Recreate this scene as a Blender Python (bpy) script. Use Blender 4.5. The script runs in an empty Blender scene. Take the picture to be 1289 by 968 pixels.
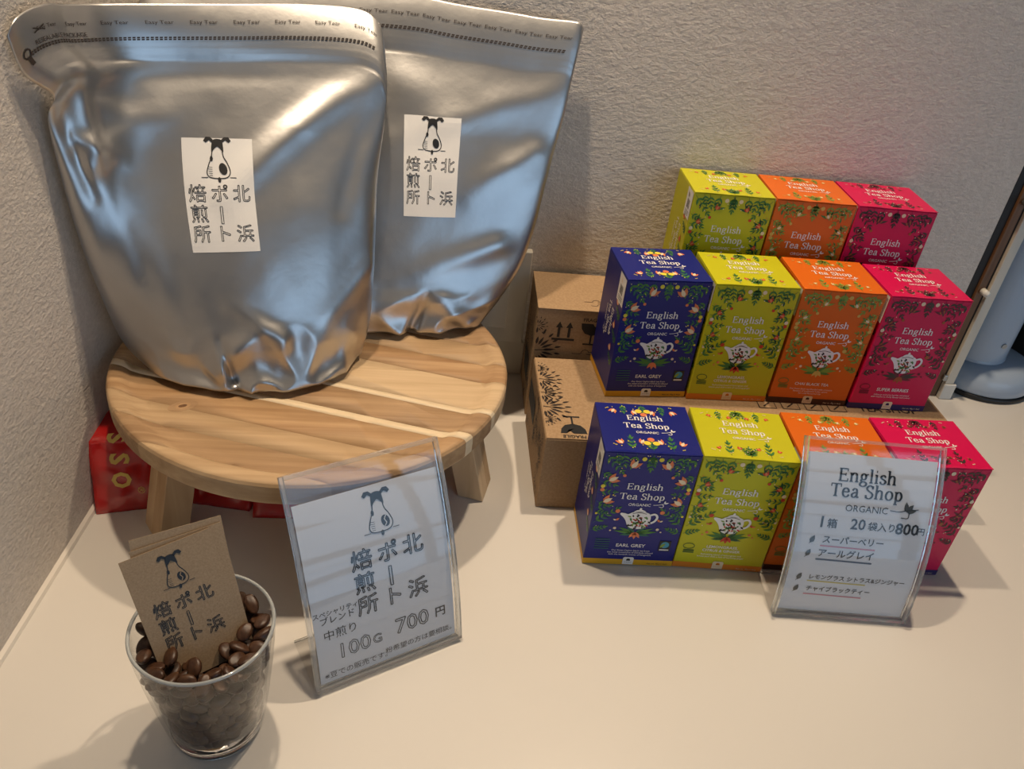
import bpy, bmesh, math, random
import numpy as np
from math import sin, cos, pi, radians as rad
from mathutils import Vector as V, Matrix, noise

sc = bpy.context.scene
# ------------------------------------------------------------------ camera, world, lights, exposure
cam_d = bpy.data.cameras.new('camera'); cam = bpy.data.objects.new('camera', cam_d); sc.collection.objects.link(cam)
_p, _r, _y = 0.588317479, 0.120969688, 0.117210275      # pitch, roll, yaw
fw = V((sin(_y)*cos(_p), cos(_y)*cos(_p), -sin(_p)))
r0 = V((cos(_y), -sin(_y), 0)); u0 = r0.cross(fw)
rt = r0*cos(_r)+u0*sin(_r); up = -r0*sin(_r)+u0*cos(_r)
cam.matrix_world = Matrix(((rt.x, up.x, -fw.x, -0.09414), (rt.y, up.y, -fw.y, -0.51827), (rt.z, up.z, -fw.z, 0.53890), (0, 0, 0, 1)))
cam_d.sensor_fit = 'HORIZONTAL'; cam_d.sensor_width = 36; cam_d.lens = 36*1029.4/1289; cam_d.clip_start = 0.01
sc.camera = cam

w = bpy.data.worlds.new('world'); sc.world = w; w.use_nodes = True
w.node_tree.nodes['Background'].inputs[0].default_value = (0.30, 0.34, 0.40, 1)
w.node_tree.nodes['Background'].inputs[1].default_value = 0.3

def lamp(name, kind, loc, target, power, col, **kw):
    d = bpy.data.lights.new(name, kind); d.energy = power; d.color = col
    for k, v in kw.items(): setattr(d, k, v)
    o = bpy.data.objects.new(name, d); sc.collection.objects.link(o); o.location = loc
    o.rotation_euler = (V(target)-V(loc)).to_track_quat('-Z', 'Y').to_euler()
    return o
WARM = (1.0, 0.79, 0.57)
lamp('downlight_left', 'SPOT', (-.20, .12, 1.26), (-.20, .10, 0), 24, WARM, shadow_soft_size=.022, spot_size=rad(85), spot_blend=.8)
lamp('downlight_right', 'SPOT', (.24, .245, 1.36), (.24, .16, 0), 30, WARM, shadow_soft_size=.022, spot_size=rad(80), spot_blend=.8)
lamp('added_fill', 'AREA', (-.30, -1.5, 1.55), (.0, 0, 0), 1.6, (1.0, .80, .60), shape='DISK', size=1.8)  # broad warm front fill, added without any fixture behind it
lamp('window_light', 'AREA', (1.75, -2.25, .58), (1.75, 0, .58), 19, (.47, .71, 1.0), shape='RECTANGLE', size=2.4, size_y=1.8)
sc.view_settings.view_transform = 'Standard'; sc.view_settings.look = 'None'
sc.view_settings.exposure = 0.2; sc.view_settings.gamma = 1

# ------------------------------------------------------------------ helpers
def link(o, parent=None):
    sc.collection.objects.link(o)
    if parent: o.parent = parent
    return o
def mk(name, vs, fs, mats, parent=None, idx=None, smooth=False):
    me = bpy.data.meshes.new(name); me.from_pydata([tuple(float(c) for c in v) for v in vs], [], fs)
    for m in (mats if isinstance(mats, (list, tuple)) else [mats]): me.materials.append(m)
    if idx is not None: me.polygons.foreach_set('material_index', idx)
    if smooth: me.polygons.foreach_set('use_smooth', [True]*len(me.polygons))
    me.update()
    return link(bpy.data.objects.new(name, me), parent)
def from_bm(name, bm, mats, parent=None, smooth=False):
    me = bpy.data.meshes.new(name); bmesh.ops.recalc_face_normals(bm, faces=bm.faces); bm.to_mesh(me); bm.free()
    for m in (mats if isinstance(mats, (list, tuple)) else [mats]): me.materials.append(m)
    if smooth: me.polygons.foreach_set('use_smooth', [True]*len(me.polygons))
    return link(bpy.data.objects.new(name, me), parent)
def box_bm(x0, x1, y0, y1, z0, z1, bev=0, seg=2):
    bm = bmesh.new()
    bmesh.ops.create_cube(bm, size=1, matrix=Matrix.Translation(((x0+x1)/2, (y0+y1)/2, (z0+z1)/2)) @ Matrix.Diagonal((x1-x0, y1-y0, z1-z0, 1)))
    if bev: bmesh.ops.bevel(bm, geom=bm.edges[:], offset=bev, segments=seg, affect='EDGES', profile=.5)
    return bm
def box(name, x0, x1, y0, y1, z0, z1, mat, parent=None, bev=0, seg=2):
    return from_bm(name, box_bm(x0, x1, y0, y1, z0, z1, bev, seg), mat, parent)
def tag(o, label=None, cat=None, group=None, kind=None):
    if label: o['label'] = label
    if cat: o['category'] = cat
    if group: o['group'] = group
    if kind: o['kind'] = kind
    return o
def empty(name, loc=(0, 0, 0), rz=0, **kw):
    o = bpy.data.objects.new(name, None); o.empty_display_size = .02; link(o); o.location = loc; o.rotation_euler = (0, 0, rz)
    return tag(o, **kw)
def copy_tree(o, parent=None):
    c = o.copy(); sc.collection.objects.link(c); c.parent = parent
    for ch in list(o.children): copy_tree(ch, c)
    return c
def lathe(name, prof, mat, parent=None, n=64, smooth=True, closed=False):
    vs = [(r*cos(2*pi*k/n), r*sin(2*pi*k/n), z) for r, z in prof for k in range(n)]
    m = len(prof); fs = [(i*n+k, i*n+(k+1) % n, (i+1) % m*n+(k+1) % n, (i+1) % m*n+k) for i in range(m if closed else m-1) for k in range(n)]
    return mk(name, vs, fs, mat, parent, smooth=smooth)

def mat(name, col, rough=.5, metal=0, spec=.5, **kw):
    m = bpy.data.materials.new(name); m.use_nodes = True; b = m.node_tree.nodes['Principled BSDF']
    b.inputs['Base Color'].default_value = (*col, 1); b.inputs['Roughness'].default_value = rough
    b.inputs['Metallic'].default_value = metal; b.inputs['Specular IOR Level'].default_value = spec
    for k, v in kw.items(): b.inputs[k].default_value = v
    return m
def N(m, t, **kw):
    n = m.node_tree.nodes.new(t)
    for k, v in kw.items():
        if hasattr(n, k): setattr(n, k, v)
        else: n.inputs[k.replace('_', ' ')].default_value = v
    return n
def L(m, a, b): m.node_tree.links.new(a, b)
def bsdf(m): return m.node_tree.nodes['Principled BSDF']
def bump(m, src, strength, dist):
    b = N(m, 'ShaderNodeBump'); b.inputs['Strength'].default_value = strength; b.inputs['Distance'].default_value = dist
    L(m, src, b.inputs['Height']); L(m, b.outputs[0], bsdf(m).inputs['Normal']); return b
def noisy(m, c1, c2, scale=(1, 1, 1), nscale=10, detail=6, lo=.35, hi=.65, rz=0, bumpd=0, bstr=.4, dist=0, rough=.55):
    tc = N(m, 'ShaderNodeTexCoord'); mp = N(m, 'ShaderNodeMapping'); L(m, tc.outputs['Object'], mp.inputs[0])
    mp.inputs['Scale'].default_value = scale; mp.inputs['Rotation'].default_value = (0, 0, rz)
    n = N(m, 'ShaderNodeTexNoise'); L(m, mp.outputs[0], n.inputs['Vector']); n.inputs['Scale'].default_value = nscale
    n.inputs['Detail'].default_value = detail; n.inputs['Distortion'].default_value = dist; n.inputs['Roughness'].default_value = rough
    r = N(m, 'ShaderNodeValToRGB'); L(m, n.outputs['Fac'], r.inputs[0])
    r.color_ramp.elements[0].position = lo; r.color_ramp.elements[1].position = hi
    r.color_ramp.elements[0].color = (*c1, 1); r.color_ramp.elements[1].color = (*c2, 1)
    L(m, r.outputs[0], bsdf(m).inputs['Base Color'])
    if bumpd: bump(m, n.outputs['Fac'], bstr, bumpd)
    return n, r
# ------------------------------------------------------------------ materials
M = {}
def stucco(name, c1, c2):
    m = mat(name, c1, .85, spec=.25)
    tc = N(m, 'ShaderNodeTexCoord'); mp = N(m, 'ShaderNodeMapping'); L(m, tc.outputs['Object'], mp.inputs[0]); mp.inputs['Scale'].default_value = (1, 1, 1.5)
    n1 = N(m, 'ShaderNodeTexNoise'); L(m, mp.outputs[0], n1.inputs['Vector']); n1.inputs['Scale'].default_value = 230; n1.inputs['Detail'].default_value = 5; n1.inputs['Roughness'].default_value = .62; n1.inputs['Distortion'].default_value = 0
    n2 = N(m, 'ShaderNodeTexNoise'); L(m, mp.outputs[0], n2.inputs['Vector']); n2.inputs['Scale'].default_value = 75; n2.inputs['Detail'].default_value = 3
    a = N(m, 'ShaderNodeMath', operation='MULTIPLY_ADD'); L(m, n2.outputs['Fac'], a.inputs[0]); a.inputs[1].default_value = .7; L(m, n1.outputs['Fac'], a.inputs[2])
    bump(m, a.outputs[0], .8, .0024)
    r = N(m, 'ShaderNodeValToRGB'); L(m, n1.outputs['Fac'], r.inputs[0]); r.color_ramp.elements[0].position = .3; r.color_ramp.elements[1].position = .7
    r.color_ramp.elements[0].color = (*c1, 1); r.color_ramp.elements[1].color = (*c2, 1); L(m, r.outputs[0], bsdf(m).inputs['Base Color'])
    return m
M['stucco'] = stucco('stucco', (.58, .53, .47), (.70, .645, .58))
M['counter'] = mat('counter', (.74, .71, .655), .28, spec=.4)
M['bead'] = mat('bead', (.75, .70, .62), .45)
M['cream'] = mat('cream_plastic', (.62, .58, .49), .4)
M['white_pl'] = mat('white_plastic', (.72, .70, .64), .35)
M['dark'] = mat('dark', (.012, .010, .009), .6)
M['ceil'] = mat('ceiling', (.30, .26, .22), .9)
M['floor'] = mat('floor', (.22, .14, .08), .6)
M['bluewhite'] = mat('appliance_white', (.38, .46, .56), .22)
M['panelwood'] = mat('panel_wood', (.2, .1, .05), .45); noisy(M['panelwood'], (.10, .045, .018), (.20, .10, .045), (12, 12, 1), 6)
def wood(name, c1, c2, rz=0, sc_=(3.2, 75, 75), lo=.28, hi=.72):
    m = mat(name, c1, .5, spec=.3)
    n, r = noisy(m, c1, c2, sc_, 1.5, 7, lo, hi, rz, bumpd=.0006, bstr=.25, dist=.6)
    return m
G = rad(15)
tones = {'cream': ((.68, .53, .34), (.78, .64, .44)), 'light': ((.50, .35, .20), (.66, .49, .30)), 'tan': ((.38, .245, .13), (.56, .395, .23)),
         'orange': ((.32, .18, .085), (.52, .34, .18)), 'brown': ((.26, .15, .075), (.47, .31, .17))}
for k, (a, b) in tones.items():
    M['w_'+k] = wood('wood_'+k, a, b, G); M['l_'+k] = wood('leg_wood_'+k, a, b, 0, (40, 40, 3))
M['kraft'] = mat('kraft_board', (.42, .29, .17), .8, spec=.2); noisy(M['kraft'], (.36, .235, .13), (.44, .30, .175), (1, 1, 1), 420, 4, .35, .65)
M['kraft_card'] = mat('kraft_card', (.4, .3, .2), .85, spec=.2); noisy(M['kraft_card'], (.33, .235, .145), (.43, .315, .205), (1, 1, 1), 900, 4, .3, .7)
M['ink'] = mat('black_ink', (.012, .012, .013), .5)
M['ink_brown'] = mat('brown_black_ink', (.03, .02, .015), .6)
M['paper'] = mat('paper', (.74, .76, .80), .6)
M['sticker'] = mat('sticker', (.78, .77, .74), .45)
M['white'] = mat('white_ink', (.82, .80, .78), .5)
M['foil'] = mat('foil', (.6, .6, .59), .36, metal=1)
_n, _r = noisy(M['foil'], (.50, .50, .50), (.60, .60, .59), (1, 1, 1), 14, 5, .3, .7)
_f = N(M['foil'], 'ShaderNodeTexNoise'); _f.inputs['Scale'].default_value = 60; _f.inputs['Detail'].default_value = 4
_t = N(M['foil'], 'ShaderNodeTexCoord'); L(M['foil'], _t.outputs['Object'], _f.inputs['Vector']); bump(M['foil'], _f.outputs['Fac'], .16, .0018)
M['redfoil'] = mat('red_foil', (.50, .012, .010), .22, spec=.8); bsdf(M['redfoil']).inputs['Coat Weight'].default_value = .4
M['gold'] = mat('gold_print', (.75, .52, .12), .35, metal=.1)
M['bean'] = mat('coffee_bean', (.06, .028, .012), .42, spec=.45); noisy(M['bean'], (.030, .011, .005), (.085, .038, .017), (1, 1, 1), 260, 4, .3, .75)
M['rubber'] = mat('black_rubber', (.01, .01, .01), .5)
M['chrome'] = mat('grey_metal', (.35, .37, .38), .3, metal=.8)
M['glass'] = mat('drinking_glass', (1, 1, 1), .0, **{'Transmission Weight': 1.0, 'IOR': 1.36})
def thin_clear(name, tint, k):
    m = bpy.data.materials.new(name); m.use_nodes = True; nt = m.node_tree; nt.nodes.clear()
    out = nt.nodes.new('ShaderNodeOutputMaterial'); mix = nt.nodes.new('ShaderNodeMixShader'); t = nt.nodes.new('ShaderNodeBsdfTransparent'); g = nt.nodes.new('ShaderNodeBsdfGlossy')
    f = nt.nodes.new('ShaderNodeFresnel'); gm = nt.nodes.new('ShaderNodeNewGeometry'); mr = nt.nodes.new('ShaderNodeMapRange'); mr.inputs['To Min'].default_value = 1.49; mr.inputs['To Max'].default_value = 1/1.49; nt.links.new(gm.outputs['Backfacing'], mr.inputs['Value']); nt.links.new(mr.outputs[0], f.inputs[0]); mul = nt.nodes.new('ShaderNodeMath'); mul.operation = 'MULTIPLY'; mul.inputs[1].default_value = k; mul.use_clamp = True
    t.inputs[0].default_value = (*tint, 1); g.inputs['Roughness'].default_value = .03
    nt.links.new(f.outputs[0], mul.inputs[0]); nt.links.new(mul.outputs[0], mix.inputs[0]); nt.links.new(t.outputs[0], mix.inputs[1]); nt.links.new(g.outputs[0], mix.inputs[2]); nt.links.new(mix.outputs[0], out.inputs[0])
    return m
M['acrylic'] = thin_clear('clear_acrylic', (.97, .97, .97), .8)
M['cup_glass'] = thin_clear('cup_glass', (.955, .96, .96), .75)
M['rim_glass'] = mat('rim_glass', (.62, .66, .67), .10, **{'Transmission Weight': .55, 'IOR': 1.45})
M['acrylic_edge'] = mat('acrylic_edge', (.86, .88, .88), .08, **{'Transmission Weight': .85, 'IOR': 1.49})

# ------------------------------------------------------------------ flat print ("ink") toolkit
def catmull(pts, n=5, closed=False):
    p = [V((*q, 0)) for q in pts]
    if closed: p = [p[-1]]+p+[p[0], p[1]]
    else: p = [2*p[0]-p[1]]+p+[2*p[-1]-p[-2]]
    out = []
    for i in range(1, len(p)-2):
        for k in range(n):
            u = k/n; a, b, c, d = p[i-1:i+3]
            q = .5*((2*b)+(-a+c)*u+(2*a-5*b+4*c-d)*u*u+(-a+3*b-3*c+d)*u**3); out.append((q.x, q.y))
    if not closed: out.append((p[-2].x, p[-2].y))
    return out
_tc = {}
def text_mesh(s, outline=None, bold=0):
    key = (s, outline is not None, bold)
    if key in _tc: return _tc[key]
    cu = bpy.data.curves.new('t', 'FONT'); cu.body = s; cu.size = 1; cu.resolution_u = 2; cu.offset = bold; cu.align_x = 'CENTER'; cu.align_y = 'CENTER'
    cu.fill_mode = 'NONE' if outline is not None else 'FRONT'
    o = bpy.data.objects.new('t', cu); sc.collection.objects.link(o); dg = bpy.context.evaluated_depsgraph_get(); dg.update()
    me = bpy.data.meshes.new_from_object(o.evaluated_get(dg))
    vs = [(v.co.x, v.co.y) for v in me.vertices]; fs = [tuple(p.vertices) for p in me.polygons]; es = [tuple(e.vertices) for e in me.edges]
    bpy.data.objects.remove(o); bpy.data.meshes.remove(me); bpy.data.curves.remove(cu)
    _tc[key] = (vs, fs, es); return _tc[key]
TK, TN = .12, .05
GL = {
 'E': (.60, [[(.12, 0), (.12, .7)], [(.02, .685), (.5, .685)], [(.12, .37), (.4, .37)], [(.02, .015), (.53, .015)], [(.5, .7), (.5, .55)], [(.4, .45), (.4, .29)], [(.53, 0), (.53, .16)]], []),
 'n': (.54, [[(.1, 0), (.1, .48)], [(.41, .3), (.41, 0)], [(.01, .015), (.2, .015)], [(.31, .015), (.51, .015)], [(.0, .465), (.1, .465)]], [[(.12, .34), (.19, .45), (.29, .48), (.38, .43), (.41, .3)]]),
 'g': (.50, [[(.33, .42), (.48, .47)]], [[(.09, .32), (.12, .43), (.22, .48), (.32, .43), (.35, .32), (.31, .2), (.22, .16), (.13, .2), (.09, .32), (.12, .43)], [(.14, .19), (.08, .11), (.14, .05), (.3, .03), (.4, -.05), (.35, -.17), (.2, -.21), (.06, -.16), (.05, -.06), (.14, .03)]]),
 'l': (.26, [[(.13, 0), (.13, .75)], [(.03, .015), (.23, .015)], [(.03, .735), (.13, .735)]], []),
 'i': (.26, [[(.13, 0), (.13, .48)], [(.03, .015), (.23, .015)], [(.03, .465), (.13, .465)], [(.13, .6), (.13, .71)]], []),
 's': (.42, [], [[(.35, .38), (.24, .48), (.11, .43), (.1, .33), (.21, .26), (.33, .19), (.36, .1), (.24, 0), (.1, .03), (.06, .13)]]),
 'h': (.54, [[(.1, 0), (.1, .75)], [(.41, .3), (.41, 0)], [(.01, .015), (.2, .015)], [(.31, .015), (.51, .015)], [(.0, .735), (.1, .735)]], [[(.12, .34), (.19, .45), (.29, .48), (.38, .43), (.41, .3)]]),
 'T': (.60, [[(.3, 0), (.3, .7)], [(.02, .685), (.58, .685)], [(.03, .7), (.03, .53)], [(.57, .7), (.57, .53)], [(.19, .015), (.41, .015)]], []),
 'e': (.47, [[(.09, .27), (.4, .27)]], [[(.4, .27), (.36, .41), (.24, .48), (.12, .42), (.07, .25), (.12, .07), (.25, 0), (.36, .04), (.42, .13)]]),
 'a': (.50, [[(.36, .34), (.36, .07)]], [[(.1, .37), (.2, .48), (.32, .45), (.36, .34)], [(.36, .28), (.18, .24), (.08, .13), (.14, .01), (.26, .02), (.36, .12)], [(.36, .08), (.4, .01), (.48, .04)]]),
 'S': (.52, [[(.44, .7), (.44, .53)], [(.06, .18), (.06, 0)]], [[(.43, .54), (.38, .66), (.25, .71), (.12, .64), (.1, .51), (.22, .4), (.36, .32), (.44, .2), (.38, .05), (.24, -.01), (.11, .04), (.06, .17)]]),
 'o': (.50, [], [[(.07, .24), (.12, .41), (.25, .48), (.38, .41), (.43, .24), (.38, .07), (.25, 0), (.12, .07), (.07, .24), (.12, .41)]]),
 'p': (.52, [[(.12, -.22), (.12, .48)], [(.02, -.205), (.23, -.205)], [(.02, .465), (.12, .465)]], [[(.13, .38), (.22, .47), (.35, .44), (.43, .25), (.37, .06), (.24, 0), (.13, .08)]]),
}
class Ink:
    def __init__(s): s.v = []; s.f = []; s.m = []; s.l = []
    def add(s, vs, fs, m, layer=1):
        o = len(s.v); s.v += [(x, y) for x, y in vs]; s.l += [layer]*len(vs); s.f += [tuple(o+i for i in f) for f in fs]; s.m += [m]*len(fs)
    def poly(s, pts, m, layer=1): s.add(pts, [tuple(range(len(pts)))], m, layer)
    def fan(s, c, pts, m, layer=1):
        n = len(pts); s.add([c]+list(pts), [(0, i+1, (i+1) % n+1) for i in range(n)], m, layer)
    def rect(s, x0, y0, x1, y1, m, layer=1): s.poly([(x0, y0), (x1, y0), (x1, y1), (x0, y1)], m, layer)
    def ell(s, x, y, rx, ry, m, layer=1, n=10, a=0):
        ca, sa = cos(a), sin(a)
        s.poly([(x+rx*cos(2*pi*k/n)*ca-ry*sin(2*pi*k/n)*sa, y+rx*cos(2*pi*k/n)*sa+ry*sin(2*pi*k/n)*ca) for k in range(n)], m, layer)
    def ribbon(s, pts, w_, m, layer=1, contrast=None):
        n = len(pts); vs = []
        for i, p in enumerate(pts):
            a = pts[max(i-1, 0)]; b = pts[min(i+1, n-1)]; dx, dy = b[0]-a[0], b[1]-a[1]; l = math.hypot(dx, dy) or 1e-9
            h = (w_[i] if isinstance(w_, list) else w_)/2
            if contrast: h = (contrast[1]+(contrast[0]-contrast[1])*abs(dy)/l)/2
            vs += [(p[0]-dy/l*h, p[1]+dx/l*h), (p[0]+dy/l*h, p[1]-dx/l*h)]
        s.add(vs, [(2*i, 2*i+1, 2*i+3, 2*i+2) for i in range(n-1)], m, layer)
    def leaf(s, x, y, a, l, w_, m, layer=1):
        pts = [(0, 0), (.3*l, w_*.5), (.65*l, w_*.42), (l, 0), (.65*l, -w_*.42), (.3*l, -w_*.5)]
        s.poly([(x+p*cos(a)-q*sin(a), y+p*sin(a)+q*cos(a)) for p, q in pts], m, layer)
    def sprig(s, x, y, a, l, n, m, ml, size=1, layer=1, spread=.75):
        s.ribbon([(x, y), (x+l*cos(a), y+l*sin(a))], .00035, ml, layer)
        for k in range(n):
            t = (k+.7)/n; px, py = x+l*t*cos(a), y+l*t*sin(a); s_ = size*(1-.45*t)
            for sg in (-1, 1): s.leaf(px, py, a+sg*spread, .0060*s_, .0021*s_, m if (k+sg) % 3 else ml, layer)
        s.leaf(x+l*cos(a), y+l*sin(a), a, .004*size, .0016*size, m, layer)
    def tulip(s, x, y, a, r, m1, m2, layer=2):
        for d, mm in ((-.5, m1), (.5, m1), (0, m2)): s.leaf(x, y, a+d, r*(1 if d else .9), r*.42, mm, layer+(0 if d else 1))
    def text(s, t, x, y, size, m, layer=1, outline=None, bold=0, rot=0, sx=1, width=None, serif=False):
        vs, fs, es = text_mesh(t, outline, bold)
        if not vs: return
        if width:
            xs = [v[0] for v in vs]; size = width/(max(xs)-min(xs)); x0 = (max(xs)+min(xs))/2
        else: x0 = 0
        c, n_ = cos(rot), sin(rot)
        tr = lambda v: (x+((v[0]-x0)*size*sx)*c-(v[1]*size)*n_, y+((v[0]-x0)*size*sx)*n_+(v[1]*size)*c)
        P_ = [tr(v) for v in vs]
        if outline is None: s.add(P_, fs, m, layer)
        else:
            for a, b in es: s.ribbon([P_[a], P_[b]], outline, m, layer)
    def serif(s, t, x, y, width, m, layer=1, slant=.0, rot=0):
        tot = sum(.24 if c == ' ' else GL[c][0] for c in t)+.03*(len(t)-1); k = width/tot; cx = -tot/2
        c_, n_ = cos(rot), sin(rot)
        tr = lambda p: (x+(p[0]+slant*p[1])*k*c_-p[1]*k*n_, y+(p[0]+slant*p[1])*k*n_+p[1]*k*c_)
        for ch in t:
            if ch == ' ': cx += .27; continue
            wd, st, cv = GL[ch]
            for q in st:
                w_ = TK if abs(q[0][1]-q[1][1]) > .2 else TN*1.15
                s.ribbon([tr((a+cx, b)) for a, b in q], w_*k, m, layer)
            for q in cv:
                pts = catmull(q, 4); s2 = []
                n = len(pts); vs = []
                for i, p in enumerate(pts):
                    a = pts[max(i-1, 0)]; b = pts[min(i+1, n-1)]; s2.append((TN+(TK-TN)*abs(b[1]-a[1])/(math.hypot(b[0]-a[0], b[1]-a[1]) or 1))*k if True else 0)
                s.ribbon([tr((a+cx, b)) for a, b in pts], s2, m, layer)
            cx += wd+.03
    def build(s, name, fn, parent, base=.00025, step=.00008):
        names = sorted(set(s.m)); ix = {k: i for i, k in enumerate(names)}
        return mk(name, [fn(p[0], p[1], base+step*l) for p, l in zip(s.v, s.l)], s.f, [M[k] for k in names], parent, [ix[k] for k in s.m])
def plane_fn(o, ex, ey):
    o, ex, ey = V(o), V(ex).normalized(), V(ey).normalized(); n = ex.cross(ey)
    return lambda x, y, d: o+ex*x+ey*y+n*d

def brand(k, x, y, wd, m, tagline=True, layer=4, rot=0):
    """three-line tea lettering, centre x, baseline block centre y"""
    s = wd/4.0; c, n_ = cos(rot), sin(rot)
    q = lambda a, b: (x+a*c-b*n_, y+a*n_+b*c)
    k.serif('English', *q(-.02*wd, .16*wd), wd*.74, m, layer, rot=rot)
    k.serif('Tea Shop', *q(-.03*wd, -.10*wd), wd*.93, m, layer, rot=rot)
    k.text('ORGANIC', *q(-.05*wd, -.245*wd), 1, m, layer, width=wd*.46, rot=rot, bold=.01)
    k.ribbon([q(.235*wd, -.235*wd), q(.34*wd, -.225*wd), q(.45*wd, -.19*wd)], .012*wd, m, layer)
    k.ribbon([q(a*wd, b*wd) for a, b in catmull([(.36, -.275), (.43, -.285), (.445, -.235), (.41, -.215)], 3)], .014*wd, m, layer)
    for a, l_ in ((.35, .095), (1.45, .085)): k.leaf(*q(.455*wd, -.19*wd), a+rot, l_*wd, .036*wd, m, layer)
# ------------------------------------------------------------------ setting
def struct(o): o['kind'] = 'structure'; return o
WX = lambda y: -.3935+.05*y
struct(box('counter_top', -.47, 2.2, -.42, .95, -.04, 0, M['counter']))
vs = []
for z in (-.9, 1.6):
    for x_, y_ in ((WX(-3)-.1, -3), (WX(-3), -3), (WX(.335), .335), (WX(.335)-.1, .335)): vs.append((x_, y_, z))
struct(mk('wall_left', vs, [(0, 3, 2, 1), (4, 5, 6, 7), (0, 1, 5, 4), (1, 2, 6, 5), (2, 3, 7, 6), (3, 0, 4, 7)], M['stucco']))
struct(box('wall_back', -.378, .5272, .3155, .42, -.9, 1.6, M['stucco']))
struct(box('wall_right', 3.2, 3.3, -3, 1.1, -.9, 1.6, M['stucco']))
struct(box('wall_far', .5272, 3.3, .95, 1.05, -.9, 1.6, M['panelwood']))
struct(box('floor', -.7, 3.3, -3.1, -.42, -.95, -.9, M['floor']))
struct(box('ceiling', -.7, 3.3, -3.1, 1.1, 1.6, 1.65, M['ceil']))
bead = []
for y_ in (-.42, .3155):
    bead += [(WX(y_), y_, .0002), (WX(y_)+.0042, y_, .0002), (WX(y_)+.0030, y_, .0028), (WX(y_), y_, .0042)]
struct(mk('baseboard_left', bead, [(0, 4, 5, 1), (1, 5, 6, 2), (2, 6, 7, 3), (3, 7, 4, 0), (0, 1, 2, 3), (7, 6, 5, 4)], M['bead']))
# window wall behind the viewer: lit panes between dark bars
struct(box('wall_front', -.7, .50, -2.5, -2.4, -.9, 1.6, M['panelwood']))
struct(box('trim_1', .50, 3.3, -2.5, -2.4, -.9, -.35, M['panelwood'])); struct(box('trim_2', .50, 3.3, -2.5, -2.4, 1.5, 1.6, M['panelwood']))
wn = struct(box('window_1', .52, 2.98, -2.24, -2.20, 1.46, 1.50, M['panelwood']))
for z_ in (-.10, .22, .50, .72, 1.02): box('window_bar', .52, 2.98, -2.24, -2.22, z_, z_+.022, M['panelwood'], wn)
for x_ in (.52, 1.32, 2.12, 2.94): box('window_post', x_, x_+.05, -2.20, -2.17, -.35, 1.5, M['panelwood'], wn)

# smooth cable cover and socket on the back wall
t = empty('wall_socket', (-.03, .3155, 0), label='beige wall socket plate on smooth cover board low on the back wall', cat='socket')
box('cover_board', -.10, .0385, -.0110, -.0003, .0455, .162, M['cream'], t, .0012)
box('lower_board', -.10, .0415, -.0085, -.0003, .0006, .0453, M['cream'], t, .0008)
box('socket_plate', -.055, .0165, -.0145, -.0113, .066, .128, M['cream'], t, .001)
for x_, z_ in ((-.004, .098), (-.022, .086), (-.004, .118)):
    box('socket_slot', x_-.005, x_+.004, -.0156, -.0140, z_-.0035, z_+.0035, M['dark'], t, .0006)
    box('socket_lip', x_-.006, x_+.005, -.0165, -.0140, z_-.0062, z_-.0040, M['white_pl'], t, .0006)

# cabinet edge beyond the wall end
t = empty('cabinet_frame', (.545, .33, 0), label='dark and brown wooden cabinet edge with pale strip beside the wall end', cat='cabinet')
box('dark_side', -.0175, -.0083, -.0150, .3, .0005, 1.2, M['dark'], t)
box('wood_stile', -.0080, .0010, -.0190, .02, .0005, 1.2, M['panelwood'], t, .0008)
box('seal', .0012, .0036, -.0180, .02, .0005, 1.2, M['dark'], t)
box('pale_strip', .0038, .0150, -.0230, -.001, .0225, 1.2, M['cream'], t, .0008)
box('foot_block', .0030, .0190, -.0250, 0, .0004, .0220, M['white_pl'], t, .001)
box('hinge', -.0010, .0036, -.0230, -.0195, .026, .034, M['chrome'], t, .0006)
def knob(z, m):
    bm = bmesh.new(); bmesh.ops.create_cone(bm, segments=16, radius1=.0042, radius2=.0036, depth=.012, cap_ends=True, matrix=Matrix.Translation((-.002, -.0255, z)) @ Matrix.Rotation(rad(90), 4, 'X'))
    bmesh.ops.bevel(bm, geom=[e for e in bm.edges if len(e.link_faces) == 2 and e.calc_face_angle() > 1], offset=.0012, segments=2, affect='EDGES')
    return from_bm('clip', bm, m, t, True)
knob(.152, M['white_pl']); knob(.262, M['chrome'])

# tall appliance
t = empty('appliance', (.628, .362, 0), label='tall pale blue-white cylindrical appliance on black-rimmed base at right edge', cat='appliance')
def oval(name, prof, sx, sy, m, cx=0, cy=0):
    o = lathe(name, prof, m, t, 56)
    for v in o.data.vertices: v.co.x = v.co.x*sx+cx; v.co.y = v.co.y*sy+cy
    return o
oval('foot', [(0, .0004), (.0665, .0004), (.068, .002), (.068, .0060), (.066, .0072), (0, .0072)], 1, .92, M['rubber'])
oval('base', [(0, .0074), (.0655, .0074), (.0672, .010), (.0660, .024), (.061, .033), (.050, .0385), (.03, .041), (0, .041)], 1, .92, M['bluewhite'])
oval('body', [(0, .0412), (.0392, .0412), (.0396, .0435), (.0385, .0445), (.0388, .046), (.0388, .085), (.037, .40), (.035, .43), (0, .44)], 1, 1, M['bluewhite'], -.018, .004)
bm = bmesh.new(); bmesh.ops.create_cone(bm, segments=20, radius1=.0036, radius2=.0032, depth=.003, cap_ends=True, matrix=Matrix.Translation((-.010, -.0345, .070)) @ Matrix.Rotation(rad(90), 4, 'X')); from_bm('button', bm, M['chrome'], t)
t = tag(lathe('pot', [(0, .0005), (.05, .0005), (.055, .004), (.056, .07), (.052, .078), (0, .08)], M['rubber']), 'black rounded object partly cut off behind the pale appliance', 'appliance'); t.location = (.765, .45, 0)

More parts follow.
